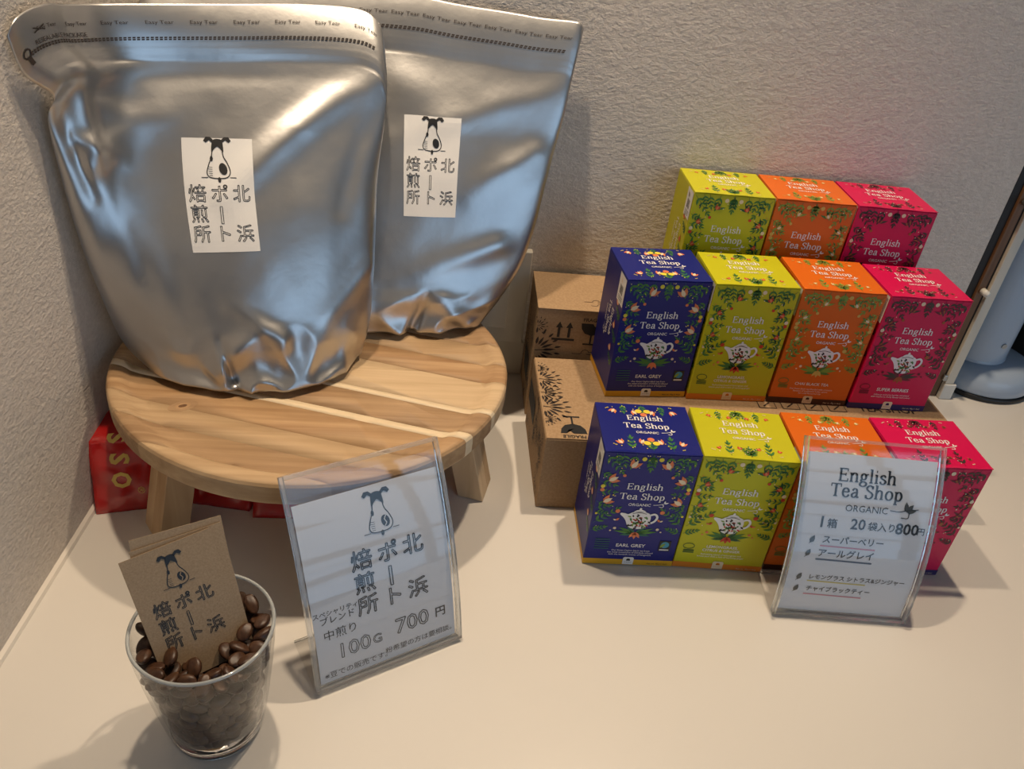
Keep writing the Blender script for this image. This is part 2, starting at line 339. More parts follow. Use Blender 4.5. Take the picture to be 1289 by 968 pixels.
# ------------------------------------------------------------------ stool
SC = (-.2005, .1235); SR = .176; SZ = .125
st = empty('stool', (SC[0], SC[1], 0), label='low round acacia wood stool with thick splayed legs under the silver pouches', cat='stool')
prof = [(0, SZ-.0045), (.10, SZ-.0045), (.150, SZ-.0045), (.157, SZ-.0036), (.162, SZ-.0012), (.165, SZ-.0002), (.1715, SZ), (.1745, SZ-.0010), (.1758, SZ-.0032), (.176, SZ-.010), (.1757, SZ-.0178), (.1742, SZ-.0205), (.170, SZ-.0215), (0, SZ-.0215)]
prof_bot = None
VB = [-.110, -.0895, -.062, -.036, -.0035, .0052, .0365, .0435, .0875, .117, .150, .197, .245]
VT = ['tan', 'brown', 'tan', 'orange', 'cream', 'brown', 'cream', 'light', 'orange', 'tan', 'brown', 'light']
nv = (sin(G), cos(G))      # across the boards
v0 = SC[0]*nv[0]+SC[1]*nv[1]
nn = 96
for i, tn in enumerate(VT):
    bm = bmesh.new(); rings = []
    for r, z in prof:
        rings.append([bm.verts.new((r*cos(2*pi*k/nn), r*sin(2*pi*k/nn), z)) for k in range(nn)] if r else [bm.verts.new((0, 0, z))])
    for a, b in zip(rings, rings[1:]):
        for k in range(nn):
            if len(a) == 1: bm.faces.new((a[0], b[k], b[(k+1) % nn]))
            elif len(b) == 1: bm.faces.new((b[0], a[(k+1) % nn], a[k]))
            else: bm.faces.new((a[k], b[k], b[(k+1) % nn], a[(k+1) % nn]))
    bm.normal_update()
    for f in bm.faces: f.smooth = abs(f.normal.z) > .75
    for lim, sgn in ((VB[i]+.00006, -1), (VB[i+1]-.00006, 1)):
        d = lim-v0; g_ = bm.verts[:]+bm.edges[:]+bm.faces[:]
        cut = bmesh.ops.bisect_plane(bm, geom=g_, plane_co=(nv[0]*d, nv[1]*d, 0), plane_no=(nv[0]*sgn, nv[1]*sgn, 0), clear_outer=True)
        ed = [e for e in cut['geom_cut'] if isinstance(e, bmesh.types.BMEdge)]
        try: bmesh.ops.contextual_create(bm, geom=ed)
        except Exception: pass
    me = bpy.data.meshes.new('plank'); bmesh.ops.recalc_face_normals(bm, faces=bm.faces); bm.to_mesh(me); bm.free(); me.materials.append(M['w_'+tn])
    pl_ = link(bpy.data.objects.new('plank', me), st)
k = Ink()
for a_, m_ in ((1.0, 'w_brown'), (.55, 'l_orange'), (.30, 'panelwood')): k.ell(-.098, -.078, .0120*a_, .0070*a_, m_, int(4-a_*3), 18, .5)
k.build('knot', lambda x, y, d: (x, y, SZ-.0045+d), st, base=.00006, step=.00004)
# legs: radial x tangential section, splayed outwards towards the floor
c0 = [(.1373, -.0405), (.1617, -.0479), (.1707, -.0135), (.1463, -.0065)]
def leg(phi, split):
    ca, sa = cos(phi), sin(phi); rx, ry = cos(rad(-10)), sin(rad(-10))
    def piece(f0, f1, name, m, parent):
        a, b, c, d = [V((*q, 0)) for q in c0]
        q = [a.lerp(d, f0), b.lerp(c, f0), b.lerp(c, f1), a.lerp(d, f1)]; vs = []
        for z in (.0006, SZ-.0218):
            s_ = -.23*z
            for p in q:
                x, y = p.x+rx*s_, p.y+ry*s_; vs.append((x*ca-y*sa, x*sa+y*ca, z))
        bm = bmesh.new(); bv = [bm.verts.new(v) for v in vs]
        for f in ((3, 2, 1, 0), (4, 5, 6, 7), (0, 1, 5, 4), (1, 2, 6, 5), (2, 3, 7, 6), (3, 0, 4, 7)): bm.faces.new([bv[k] for k in f])
        bmesh.ops.bevel(bm, geom=bm.edges[:], offset=.0006, segments=1, affect='EDGES')
        return from_bm(name, bm, m, parent)
    l_ = piece(0, split[0], 'leg', M[split[1]], st); piece(split[0], 1, 'leg_lamella', M[split[2]], l_)
leg(0, (.62, 'l_light', 'l_tan')); leg(rad(-130), (.45, 'l_light', 'l_tan')); leg(rad(110), (.5, 'l_tan', 'l_light'))

# ------------------------------------------------------------------ silver pouches
def _res(pts,n=201):
    pts=np.array(pts,float)
    # catmull-rom sample
    P_=np.vstack([2*pts[0]-pts[1],pts,2*pts[-1]-pts[-2]]);out=[]
    for i in range(1,len(P_)-2):
        for u in np.linspace(0,1,20,endpoint=False):
            a,b,c,d=P_[i-1:i+3]
            out.append(.5*((2*b)+(-a+c)*u+(2*a-5*b+4*c-d)*u*u+(-a+3*b-3*c+d)*u**3))
    out.append(pts[-1]);out=np.array(out)
    L=np.r_[0,np.cumsum(np.linalg.norm(np.diff(out,axis=0),axis=1))];L/=L[-1]
    t=np.linspace(0,1,n)
    return np.stack([np.interp(t,L,out[:,k]) for k in range(3)],1)
class Bag:
    def __init__(s,L,R,T,B,thick,back,seed=0,creases=(),tz=.84):
        s.L,s.R,s.T,s.B=map(_res,(L,R,T,B)); s.th=thick;s.bk=back;s.cr=creases;s.seed=seed;s.tz=tz
        a=s.R.mean(0)-s.L.mean(0);b=s.T.mean(0)-s.B.mean(0)
        n=np.cross(a,b);s.n=n/np.linalg.norm(n)   # points to the front
        if s.n[1]>0:s.n=-s.n
    def cv(s,c,t):
        x=min(max(t,0),1)*200;i=min(int(x),199);f=x-i
        return c[i]*(1-f)+c[i+1]*f
    def coons(s,u,t):
        L,R,T,B=s.cv(s.L,t),s.cv(s.R,t),s.cv(s.T,u),s.cv(s.B,u)
        return (1-u)*L+u*R+(1-t)*B+t*T-((1-u)*(1-t)*s.L[0]+u*(1-t)*s.R[0]+(1-u)*t*s.L[-1]+u*t*s.R[-1])
    def g(s,u,t):
        e=max(0.,np.sin(np.pi*min(max(u,0),1)))**.62
        if t<.10: v=.90+.10*np.sin(t/.10*np.pi/2)
        elif t<s.tz:
            x=(t-.10)/(s.tz-.10); v=(1-x)**1.12*(1+.35*x)
        else: v=0.
        return e*v
    def front(s,u,t,off=0.):
        g=s.g(u,t)
        n=s.n*np.array([1,1,min(1.,max(t,0)/.12)])
        return s.coons(u,t)+n*(s.th*g+s.wr(u,t)*min(1,g*4+.15)+off+.0006-.38*max(0,t-.84)**2)
    def wr(s,u,t): return 0.
    def rear(s,u,t):
        return s.coons(u,t)-s.n*np.array([1,1,min(1.,max(t,0)/.12)])*(s.bk*s.g(u,t)+.0006+.38*max(0,t-.84)**2)
BG = [
 dict(L=[[-0.338, 0.09, 0.1275], [-0.3618, 0.105, 0.1408], [-0.3713, 0.1, 0.1909], [-0.3781, 0.097, 0.2462], [-0.3809, 0.095, 0.3018], [-0.3802, 0.093, 0.336], [-0.3725, 0.092, 0.3532], [-0.3812, 0.075, 0.3712], [-0.3804, 0.06, 0.3991]], R=[[-0.161, 0.137, 0.1275], [-0.1591, 0.145, 0.1377], [-0.1538, 0.15, 0.1666], [-0.1518, 0.163, 0.229], [-0.1516, 0.18, 0.2786], [-0.1466, 0.203, 0.335], [-0.1485, 0.226, 0.3844]], T=[[-0.3804, 0.06, 0.3991], [-0.377, 0.068, 0.408], [-0.3744, 0.085, 0.412], [-0.3703, 0.105, 0.4126], [-0.3673, 0.125, 0.4091], [-0.3519, 0.155, 0.4062], [-0.3182, 0.177, 0.4058], [-0.2639, 0.2, 0.4071], [-0.22, 0.22, 0.408], [-0.1806, 0.235, 0.4068], [-0.1624, 0.238, 0.403], [-0.1529, 0.238, 0.3944], [-0.1492, 0.236, 0.3823]], B=[[-0.338, 0.09, 0.1275], [-0.29, 0.105, 0.1275], [-0.24, 0.115, 0.1275], [-0.2, 0.125, 0.1275], [-0.161, 0.137, 0.1275]]),
 dict(L=[[-0.3, 0.205, 0.1275], [-0.335, 0.22, 0.16], [-0.352, 0.235, 0.25], [-0.366, 0.26, 0.34], [-0.372, 0.272, 0.378]], R=[[-0.048, 0.205, 0.1275], [-0.0301, 0.215, 0.1509], [-0.0127, 0.225, 0.1829], [-0.0024, 0.235, 0.2178], [0.0044, 0.245, 0.2597], [0.0114, 0.26, 0.2945], [0.0174, 0.27, 0.3263], [0.0224, 0.283, 0.3602], [0.0289, 0.29, 0.3981]], T=[[-0.372, 0.272, 0.378], [-0.366, 0.275, 0.392], [-0.35, 0.28, 0.398], [-0.3173, 0.285, 0.4007], [-0.2495, 0.29, 0.4063], [-0.1868, 0.29, 0.4109], [-0.1304, 0.29, 0.4123], [-0.0895, 0.29, 0.4088], [-0.0444, 0.29, 0.4063], [-0.0097, 0.29, 0.4041], [0.0221, 0.29, 0.4037], [0.0289, 0.29, 0.3981]], B=[[-0.3, 0.205, 0.1275], [-0.24, 0.21, 0.1275], [-0.17, 0.215, 0.1275], [-0.1, 0.21, 0.1275], [-0.048, 0.205, 0.1275]])]
def seg_ridge(u, t, a, b, w_, amp, one=False):
    ax, ay = a; bx, by = b; dx, dy = bx-ax, by-ay; L2 = dx*dx+dy*dy
    k = ((u-ax)*dx+(t-ay)*dy)/L2
    kk = min(max(k, 0), 1); d = math.hypot(u-ax-kk*dx, (t-ay-kk*dy)*1.1)
    return amp*math.exp(-(d/w_)**2)*(1-.75*kk)
class Pouch(Bag):
    def wr(s, u, t):
        sd = s.seed*7.3
        v = .0028*noise.noise(V((u*2.2+sd, t*2.2, sd)))+.0006*noise.noise(V((u*8+sd, t*7, 3)))
        v += .0005*noise.noise(V((u*13+sd, t*10-u*4, 6)))
        for a, b, w_, amp in s.cr: v += seg_ridge(u, t, a, b, w_, amp)
        bt = max(0, 1-t/.17)                      # crumpled foot
        if bt > 0:
            q = noise.noise(V((u*6.5+sd, t*9, 5))); v += bt*(.0075*(.5-abs(q)*2.0)+.0012*noise.noise(V((u*20, t*18, sd))))
        if t > .84:                               # flat sealed head with a zip track
            v = v*.35+.0008*noise.noise(V((u*14, t*5, sd)))
            for tt in (.862, .876): v += .0011*math.exp(-((t-tt)/.0045)**2)
        return v
    def front(s, u, t, off=0.):
        p = Bag.front(s, u, t, off)
        if p[2] < SZ+.0008: p[2] = SZ+.0008
        return p
def build_bag(root, B, nu=130, nt=170):
    vs = []; fs = []
    for j in range(nt+1):
        for i in range(nu+1): vs.append(B.front(i/nu, j/nt))
    off = len(vs); nu2, nt2 = 40, 50
    for j in range(nt+1): 
        for i in range(nu+1):
            if i in (0, nu) or j in (nt,): vs.append(None)
            else: vs.append(B.rear(i/nu, j/nt))
    W_ = nu+1
    for k in range(off, len(vs)):
        if vs[k] is None: vs[k] = B.rear(((k-off) % W_)/nu, ((k-off)//W_)/nt)
    for j in range(nt):
        for i in range(nu):
            a = j*W_+i; fs.append((a, a+1, a+W_+1, a+W_)); fs.append((off+a, off+a+W_, off+a+W_+1, off+a+1))
    for i in range(nu):
        a = nt*W_+i; fs.append((a, a+1, off+a+1, off+a)); fs.append((i, off+i, off+i+1, i+1))
    for j in range(nt):
        a = j*W_; fs.append((a, a+W_, off+a+W_, off+a)); a = j*W_+nu; fs.append((a, off+a, off+a+W_, a+W_))
    inv = root.matrix_world.inverted() if False else None
    o_ = V(root.location)
    mk('pouch_body', [V(v)-o_ for v in vs], fs, M['foil'], root, smooth=True)
def surf_fn(root, B, cor):
    """cor: (s,t) of lower-left, lower-right, upper-left, upper-right; x,y in 0..1"""
    o_ = V(root.location); LL, LR, UL, UR = [np.array(c) for c in cor]
    def fn(x, y, d):
        q = (1-x)*(1-y)*LL+x*(1-y)*LR+(1-x)*y*UL+x*y*UR
        return V(B.front(q[0], q[1], d+.0003))-o_
    return fn
# dog-and-bean emblem and the three columns of characters; unit square about 0..1 wide, h tall
def dog(k, x, y, s, m='ink', bg=None, layer=2):
    T = lambda a, b: (x+a*s, y+b*s)
    bodyp = catmull([(-.16, .34), (-.2, .1), (-.3, -.15), (-.36, -.38), (-.28, -.52), (.0, -.56), (.28, -.52), (.38, -.34), (.3, -.08), (.19, .12), (.15, .34)], 5)
    if bg: k.fan(T(0, -.1), [T(*p) for p in bodyp], bg, layer)
    k.ribbon([T(*p) for p in bodyp], .032*s, m, layer+1)
    k.fan(T(0, .5), [T(*p) for p in catmull([(-.19, .26), (-.18, .5), (-.14, .64), (.0, .68), (.14, .64), (.18, .5), (.19, .26), (.1, .36), (.0, .44), (-.1, .36)], 3, True)], m, layer+2)
    for sg in (-1, 1): k.poly([T(sg*a, b) for a, b in ((.1, .62), (.22, .74), (.36, .74), (.44, .62), (.36, .56), (.26, .64), (.15, .55))], m, layer+2)
    k.ell(*T(-.2, .06), .05*s, .09*s, m, layer+2, 8)
    k.ell(*T(.16, -.26), .13*s, .19*s, m, layer+2, 14, .25)
    if bg: k.ribbon([T(.19, -.1), T(.13, -.2), T(.19, -.32), T(.13, -.42)], .03*s, bg, layer+3)
    k.ell(*T(.02, -.6), .05*s, .09*s, m, layer+2, 8)
    for i in range(5): k.ribbon([T(-.33+.01*i, -.2-.065*i), T(-.18, -.21-.065*i)], .014*s, m, layer+1)
    k.ribbon([T(-.55, -.53), T(-.34, -.53)], .022*s, m, layer+1); k.ribbon([T(.36, -.53), T(.56, -.53)], .022*s, m, layer+1)
def shopname(k, w_, x0, ytop, cell, m='ink', th=.0005, ysc=1.0, layer=2, rows=3):
    xs = [x0-cell*1.18, x0, x0+cell*1.16]
    def put(ch, cx, r, s=1, rot=0):
        if r < rows: k.text(ch, xs[cx], ytop-cell*.5-r*cell*1.05, cell*.98*s, m, layer, outline=th, bold=.028, rot=rot)
    put('焙', 0, 0); put('煎', 0, 1); put('所', 0, 2); put('ポ', 1, 0); put('ト', 1, 2); put('北', 2, 0); put('浜', 2, 2)
    if rows > 1:
        cy = ytop-cell*.5-cell*1.05; h_ = cell*.45; q = cell*.06
        k.ribbon([(x0-q, cy-h_+2*h_*i/8) for i in range(9)]+[(x0+q, cy+h_-2*h_*i/8) for i in range(9)]+[(x0-q, cy-h_)], th, m, layer+1)
def scaled(fn, sx, sy, h=1): return lambda x, y, d: fn(x*sx, y*sy, d)
def label_on(root, B, cor, asp):
    base = surf_fn(root, B, cor); fn = lambda x, y, d: base(x/.055, y/(.055*asp), d)
    H_ = .055*asp; vs = []; fs = []; n = 12; m_ = 20
    k = Ink()
    for j in range(m_+1):
        for i in range(n+1): vs.append((.055*i/n, H_*j/m_))
    k.add(vs, [(j*(n+1)+i, j*(n+1)+i+1, (j+1)*(n+1)+i+1, (j+1)*(n+1)+i) for j in range(m_) for i in range(n)], 'sticker', 0)
    lab = k.build('label_sticker', fn, root)
    k = Ink(); dog(k, .0275, H_*.805, .0245, 'ink', None, 3); shopname(k, .055, .0272, H_*.59, .0148, th=.00055)
    k.build('label_print', fn, lab)
def head_print(root, B, s0, s1, tz, tt, n_et, lead=True):
    k = Ink(); W_ = .30
    n = 88
    for i in range(n):
        a = s0+(s1-s0)*(i+.5)/n; h_ = (s1-s0)/n*.34
        for r, sh in ((0, 0), (1, .4)):
            k.poly([(a-h_+sh*h_, tz-.0052+r*.0052), (a+h_+sh*h_, tz-.0052+r*.0052), (a+h_*1.4+sh*h_, tz-.0012+r*.0052), (a-h_*.6+sh*h_, tz-.0012+r*.0052)], 'ink_brown', 1)
    for i in range(n_et):
        a = s0+.08+(s1-s0-.1)*(i/(n_et-1) if n_et > 1 else 0)
        k2 = Ink(); k2.text('Easy Tear', 0, 0, 1, 'ink_brown', 1, width=1.0)
        k.add([(a+x*.062, tt+y*.062*.86) for x, y in k2.v], k2.f, 'ink_brown', 1)
    if lead:
        k2 = Ink(); k2.text('RESEALABLE PACKAGE', 0, 0, 1, 'ink_brown', 1, width=1.0)
        k.add([(s0+.115+x*.17, tz+.0135+y*.17*.95) for x, y in k2.v], k2.f, 'ink_brown', 1)
        k.ribbon([(s0-.008+.012*cos(a), tz+.006+.010*sin(a)) for a in np.linspace(0, 2*pi, 13)], .004, 'ink_brown', 1); k.ribbon([(s0-.008, tz-.004), (s0-.008, tz-.022)], .012, 'ink_brown', 1)
        for sg in (-1, 1): k.ribbon([(s0+.055-.018, tt+sg*.006), (s0+.055+.018, tt-sg*.006)], .003, 'ink_brown', 1)
    base = surf_fn(root, B, [(0, 0), (1, 0), (0, 1), (1, 1)])
    k.build('head_print', base, root)
t = empty('coffee_pouch', (-.25, .12, SZ+.0004), label='large silver foil coffee pouch in front, left on the stool, leaning on the left wall', cat='pouch')
B1 = Pouch(**BG[0], thick=.062, back=.012, seed=1, creases=[((.95, .83), (.50, .50), .042, .0075), ((.97, .80), (.85, .45), .03, -.004), ((.30, .84), (.38, .66), .05, .003), ((.08, .66), (.24, .60), .028, .0045), ((.16, .74), (.30, .70), .03, .0035), ((.13, .84), (.16, .60), .035, .008), ((.05, .72), (.10, .52), .025, -.006), ((.12, .60), (.42, .72), .05, .004), ((.30, .05), (.52, .15), .03, .008), ((.36, .02), (.38, .12), .018, -.009), ((.6, .12), (.45, .22), .03, .005), ((.97, .3), (.7, .1), .04, .004)])
build_bag(t, B1)
label_on(t, B1, [(0.3741, 0.3607), (0.5773, 0.358), (0.4123, 0.6421), (0.5978, 0.6372)], 1.60)
head_print(t, B1, .045, .935, .9080, .9500, 9)
t = empty('coffee_pouch', (-.15, .215, SZ+.0004), label='silver foil coffee pouch standing behind, right on the stool against the back wall', cat='pouch')
B2 = Pouch(**BG[1], thick=.050, back=.03, seed=2, creases=[((.97, .80), (.6, .6), .05, .005), ((.55, .84), (.75, .62), .06, .004), ((.95, .6), (.8, .45), .04, .004), ((.72, .0), (.74, .12), .02, -.009), ((.93, .02), (.8, .1), .025, .007), ((.9, .3), (.7, .2), .04, .004)])
build_bag(t, B2)
label_on(t, B2, [(0.6303, 0.3683), (0.7681, 0.3788), (0.6108, 0.6631), (0.7488, 0.6754)], 1.72)
head_print(t, B2, .10, .965, .9080, .9480, 12, False)

# ------------------------------------------------------------------ tea boxes
BW, BD, BH = .0824, .0696, .13
def tm(n, c, r=.38): M[n] = mat(n, c, r, spec=.35); return n
tm('blue', (.007, .012, .17)); tm('olive', (.52, .50, .012)); tm('orange', (.68, .135, .006)); tm('pink', (.62, .004, .075))
tm('p_yel', (.72, .38, .02)); tm('p_org', (.72, .22, .02)); tm('p_brn', (.06, .018, .008)); tm('p_navy', (.03, .018, .10))
tm('g_dark', (.02, .10, .04)); tm('g_mid', (.06, .20, .04)); tm('g_light', (.22, .34, .05)); tm('f_coral', (.72, .20, .08)); tm('f_cream', (.80, .66, .45)); tm('f_lemon', (.80, .65, .06)); tm('f_red', (.55, .05, .02)); tm('f_mar', (.14, .012, .03)); tm('g_deep', (.05, .04, .03)); tm('f_gold', (.62, .44, .10)); tm('f_blue', (.05, .30, .45)); tm('g_teal', (.02, .13, .09)); tm('f_brick', (.35, .09, .03))
FL = {
 'earl': dict(base='blue', band='p_yel', la='g_mid', lb='g_teal', fa='f_coral', fb='f_cream', dt='f_lemon', name='EARL GREY', lines=['Our finest Ceylon black tea from', 'the misty mountains of Dimbula infused', 'with the fantastic aroma of bergamot'], style=0, icon='ink'),
 'lemon': dict(base='olive', band='p_org', la='g_mid', lb='g_dark', fa='f_red', fb='f_coral', dt='f_cream', name='LEMONGRASS,\nCITRUS & GINGER', lines=['Refreshing blend of lemongrass and', 'lemon peel with a hint of warming ginger'], style=1, icon='p_org'),
 'chai': dict(base='orange', band='p_brn', la='g_light', lb='g_mid', fa='f_gold', fb='f_cream', dt='f_gold', name='CHAI BLACK TEA', lines=['Our finest black tea blended with aromatic', 'flavours of traditional Indian spices', 'for a full flavoured cup'], style=2, icon='p_brn'),
 'berry': dict(base='pink', band='p_navy', la='g_deep', lb='f_mar', fa='f_brick', fb='f_mar', dt='f_cream', name='SUPER BERRIES', lines=['Hibiscus and juicy berries combined', 'with raspberry, fruity flavour and colour'], style=3, icon='p_navy')}
def florals_front(k, c):
    W_, H_ = BW, BH; la, lb, fa, fb, dt = c['la'], c['lb'], c['fa'], c['fb'], c['dt']; st_ = c['style']
    def S(x, y, a, l, n, size=1):
        for sg in (0, 1):
            xx = x if not sg else W_-x; aa = a if not sg else pi-a
            k.sprig(xx, H_-y, aa, l, n, la, lb, size, 1)
    def F(x, y, a, r, m1=fa, m2=fb):
        if st_:
            r *= .55
            for q in (-.8, .8, 0): k.leaf(x, H_-y, a+q, .010, .0024, la, 1); k.leaf(W_-x, H_-y, pi-a+q, .010, .0024, lb, 1)
        for sg in (0, 1): k.tulip(x if not sg else W_-x, H_-y, a if not sg else pi-a, r, m1, m2, 3)
    def D(x, y, r, m=dt, n=8):
        for sg in (0, 1): k.ell(x if not sg else W_-x, H_-y, r, r, m, 3, n)
    e = .001
    S(.002, .003, -.85, .023, 4, 1.3); S(.016, .001, -1.3, .012, 3, 1.1); S(.027, .001, -1.75, .013, 3, 1.1); k.sprig(W_/2, H_-.001, -pi/2, .015, 4, la, lb, 1.2, 1)
    F(.025, .016, 1.1, .010); D(.0205, .0245, .0016, fa); D(.034, .006, .0022)
    S(.001, .032, -.25, .013, 3, 1.1); F(.008, .031, .55, .010); S(.001, .044, .05, .014, 3, 1); D(.004, .037, .0020); D(.004, .041, .0020, fa)
    F(.007, .055, .6, .010); S(.001, .054, -.5, .009, 2, .9); S(.002, .079, .72, .025, 5, 1.25); D(.0215, .0645, .0022, fa); D(.003, .068, .0012); D(.0145, .0465, .0008)
    S(.0015, .066, -.1, .009, 3, .9)
    S(.001, .022, -.55, .013, 4, 1.0); S(.0405, .002, -1.25, .010, 3, .9); S(.001, .088, .35, .012, 4, 1.0); S(.001, .062, .25, .012, 3, 1.0); S(.010, .001, -1.2, .010, 3, 1.0)
    # wreath below the pot
    for a, l_ in ((.15, .020), (.42, .017), (.8, .012), (-.15, .014)):
        for sg in (0, 1):
            aa = a if sg else pi-a; k.leaf(W_/2, H_-.0905, aa, l_, .0034, la if l_ > .015 else lb, 1)
    for a in (-pi/2, -pi/2+.6, -pi/2-.6): k.leaf(W_/2, H_-.0885, a, .0085, .0034, fa, 3)
    D(.022, .0845, .0015, fb); D(.0185, .0875, .0009, fb)
    for sg in (-1, 1): k.leaf(W_/2+sg*.0195, H_-.0755, pi/2+sg*.7, .004, .0022, fa, 2); k.leaf(W_/2+sg*.0195, H_-.0755, pi/2-sg*1.0, .0032, .0018, fb, 2)
    rnd = random.Random(5+st_)
    for _ in range(26):
        side = rnd.random() < .7; x = rnd.uniform(.002, .017) if side else rnd.uniform(.015, .04); y = rnd.uniform(.004, .084) if side else rnd.uniform(.002, .017); D(x, y, .0006 if st_ else .0005, dt if rnd.random() < .6 else fb, 5)
def pot(k, x, y, s):
    T = lambda a, b: (x+a*s, y+b*s)
    out = catmull([(-.30, .22), (-.18, .30), (0, .33), (.18, .30), (.30, .22), (.33, .02), (.26, -.18), (.12, -.30), (-.12, -.30), (-.26, -.20), (-.34, -.02), (-.42, .10), (-.52, .20), (-.50, .26), (-.38, .24)], 3, True)
    k.fan(T(0, 0), [T(*p) for p in out], 'white', 4)
    k.ribbon([T(*p) for p in catmull([(.29, .2), (.42, .24), (.50, .14), (.44, -.02), (.27, -.12)], 4)], .065*s, 'white', 4)
    k.fan(T(0, .35), [T(*p) for p in ((-.17, .32), (-.09, .375), (-.03, .39), (-.035, .43), (0, .46), (.035, .43), (.03, .39), (.09, .375), (.17, .32), (0, .28))], 'white', 4)
    k.ribbon([T(*p) for p in catmull([(-.19, .245), (0, .285), (.19, .245)], 4)], .018*s, 'ink_brown', 5)
    rnd = random.Random(3)
    for i in range(52):
        a = rnd.uniform(0, 2*pi); r = .25*math.sqrt(rnd.random()); cx, cy = r*cos(a)*1.1, r*sin(a)*.95-.02
        k.leaf(*T(cx, cy), rnd.uniform(0, 2*pi), rnd.uniform(.07, .14)*s, .05*s, ['ink', 'ink', 'g_light', 'f_red', 'ink_brown', 'g_mid'][i % 6], 5+i % 2)
def tea_box(key):
    c = FL[key]
    root = empty('tea_box')
    bd = from_bm('box_body', box_bm(0, BW, 0, BD, .0004, BH-.0005, .0006, 1), M[c['base']], root)
    # lid: thin flap, slightly lifted and wavy at its front edge
    vs = []; fs = []; n = 12
    for j, (yy, th) in enumerate(((-.0004, 0), (.0025, 0), (BD-.0005, 0))):
        for i in range(n+1):
            x = .0002+(BW-.0004)*i/n; z = BH+.0003+(.0005*abs(sin(x/BW*pi*2.5)) if j == 0 else 0); vs += [(x, yy, z), (x, yy, z-.0006)]
    for j in range(2):
        for i in range(n):
            a = (j*(n+1)+i)*2; b = a+2; c_ = a+(n+1)*2; d = c_+2
            fs += [(a, b, d, c_), (a+1, c_+1, d+1, b+1)]
    for i in range(n): a = i*2; fs.append((a, a+1, a+3, a+2)); a = (2*(n+1)+i)*2; fs.append((a, a+2, a+3, a+1))
    for j in range(2): a = j*(n+1)*2; q = a+(n+1)*2; fs.append((a, q, q+1, a+1)); a += 2*n; q += 2*n; fs.append((a, a+1, q+1, q))
    lid = mk('lid', vs, fs, M[c['base']], root)
    # bottom band on all four sides
    k = .00016; q = [(-k, -k), (BW+k, -k), (BW+k, BD+k), (-k, BD+k)]; hb = .0072
    mk('bottom_band', [(x, y, z) for z in (.0006, hb) for x, y in q], [(i, (i+1) % 4, (i+1) % 4+4, i+4) for i in range(4)], M[c['band']], root)
    # front print
    f = plane_fn((0, 0, 0), (1, 0, 0), (0, 0, 1))
    k = Ink(); florals_front(k, c)
    k.build('floral_print', f, bd)
    k = Ink(); brand(k, BW/2, BH-.0460, .0425, 'white'); k.build('brand_lettering', f, bd)
    k = Ink(); pot(k, BW/2, BH-.0745, .0325); k.build('teapot_emblem', f, bd)
    k = Ink(); nm = c['name'].split('\n')
    for i, s in enumerate(nm): k.text(s, BW/2-.001, .0248-.0046*i+(.0036 if len(nm) > 1 else 0), 1, 'white', 3, bold=.015, width={'EARL GREY': .0265, 'LEMONGRASS,': .0285, 'CITRUS & GINGER': .0345, 'CHAI BLACK TEA': .0355, 'SUPER BERRIES': .0340}[s])
    for i, s in enumerate(c['lines']): k.text(s, BW/2, .0188-.0026*i, .0026, 'white', 3)
    k.poly([(BW*.44, hb-.0058), (BW*.56, hb-.0058), (BW*.56, hb+.002), (BW*.545, hb+.0032), (BW*.455, hb+.0032), (BW*.44, hb+.002)], 'white' if key in ('earl',) else 'f_cream', 3)
    k.ell(BW*.5, hb+.0003, .0018, .0014, c['icon'], 4, 8); k.rect(BW*.5-.0018, hb-.0012, BW*.5+.0018, hb+.0002, c['icon'], 4); k.text('20 TEA BAGS', BW*.5, hb-.0030, 1, c['icon'], 4, width=.0070)
    k.text('Net wt. 40g (1.4oz)', BW*.83, .0032, .0024, 'ink' if key == 'earl' else 'f_cream', 3)
    mk_ = 'white' if key == 'earl' else c['lb']
    if key == 'earl':
        k.rect(BW*.80, .0195, BW*.80+.0105, .0320, 'ink', 3); k.ell(BW*.80+.0052, .0272, .0038, .0038, 'f_blue', 4, 12); k.leaf(BW*.80+.001, .0240, .9, .007, .003, 'g_light', 5); k.ribbon([(BW*.80+.001, .0212), (BW*.80+.0095, .0212)], .0014, 'white', 4)
        for i in range(5): k.ribbon([(BW*.09, .0315-.0028*i), (BW*.25, .0315-.0028*i)], .0008, 'g_teal', 2)
    else:
        k.ribbon([(BW*.12+.004*cos(a)*1.3, .0275+.0032*sin(a)) for a in np.linspace(0, 2*pi, 13)], .0006, mk_, 3)
        for i in range(3): k.ribbon([(BW*.07, .0228-.0016*i), (BW*.19, .0228-.0016*i)], .0008, mk_, 3)
    k.build('caption_print', f, bd)
    # top print
    f = plane_fn((0, 0, BH+.0003), (1, 0, 0), (0, 1, 0)); k = Ink()
    for yy, sg in ((.0028, 1), (BD-.0015, -1)):
        sz = 1.25 if sg > 0 else 1.0; ln = .016 if sg > 0 else .011
        for x in (.024, BW-.024):
            k.sprig(x, yy, sg*(pi/2), ln, 3, c['la'], c['lb'], sz*1.05, spread=.6); k.tulip(x+(.008 if x < .04 else -.008), yy+sg*.009, sg*(pi/2)+(-.5 if x < .04 else .5)*sg, .0075*(.6 if c['style'] else 1), c['fa'], c['fb'] if c['style'] != 1 else 'f_coral')
            k.tulip(x-(.008 if x < .04 else -.008), yy+sg*.008, sg*(pi/2)+(.5 if x < .04 else -.5)*sg, .007*(.6 if c['style'] else 1), c['fa'], c['fb'] if c['style'] != 1 else 'f_coral')
        k.sprig(BW/2, yy, sg*pi/2, .010, 3, c['la'], c['lb'], sz)
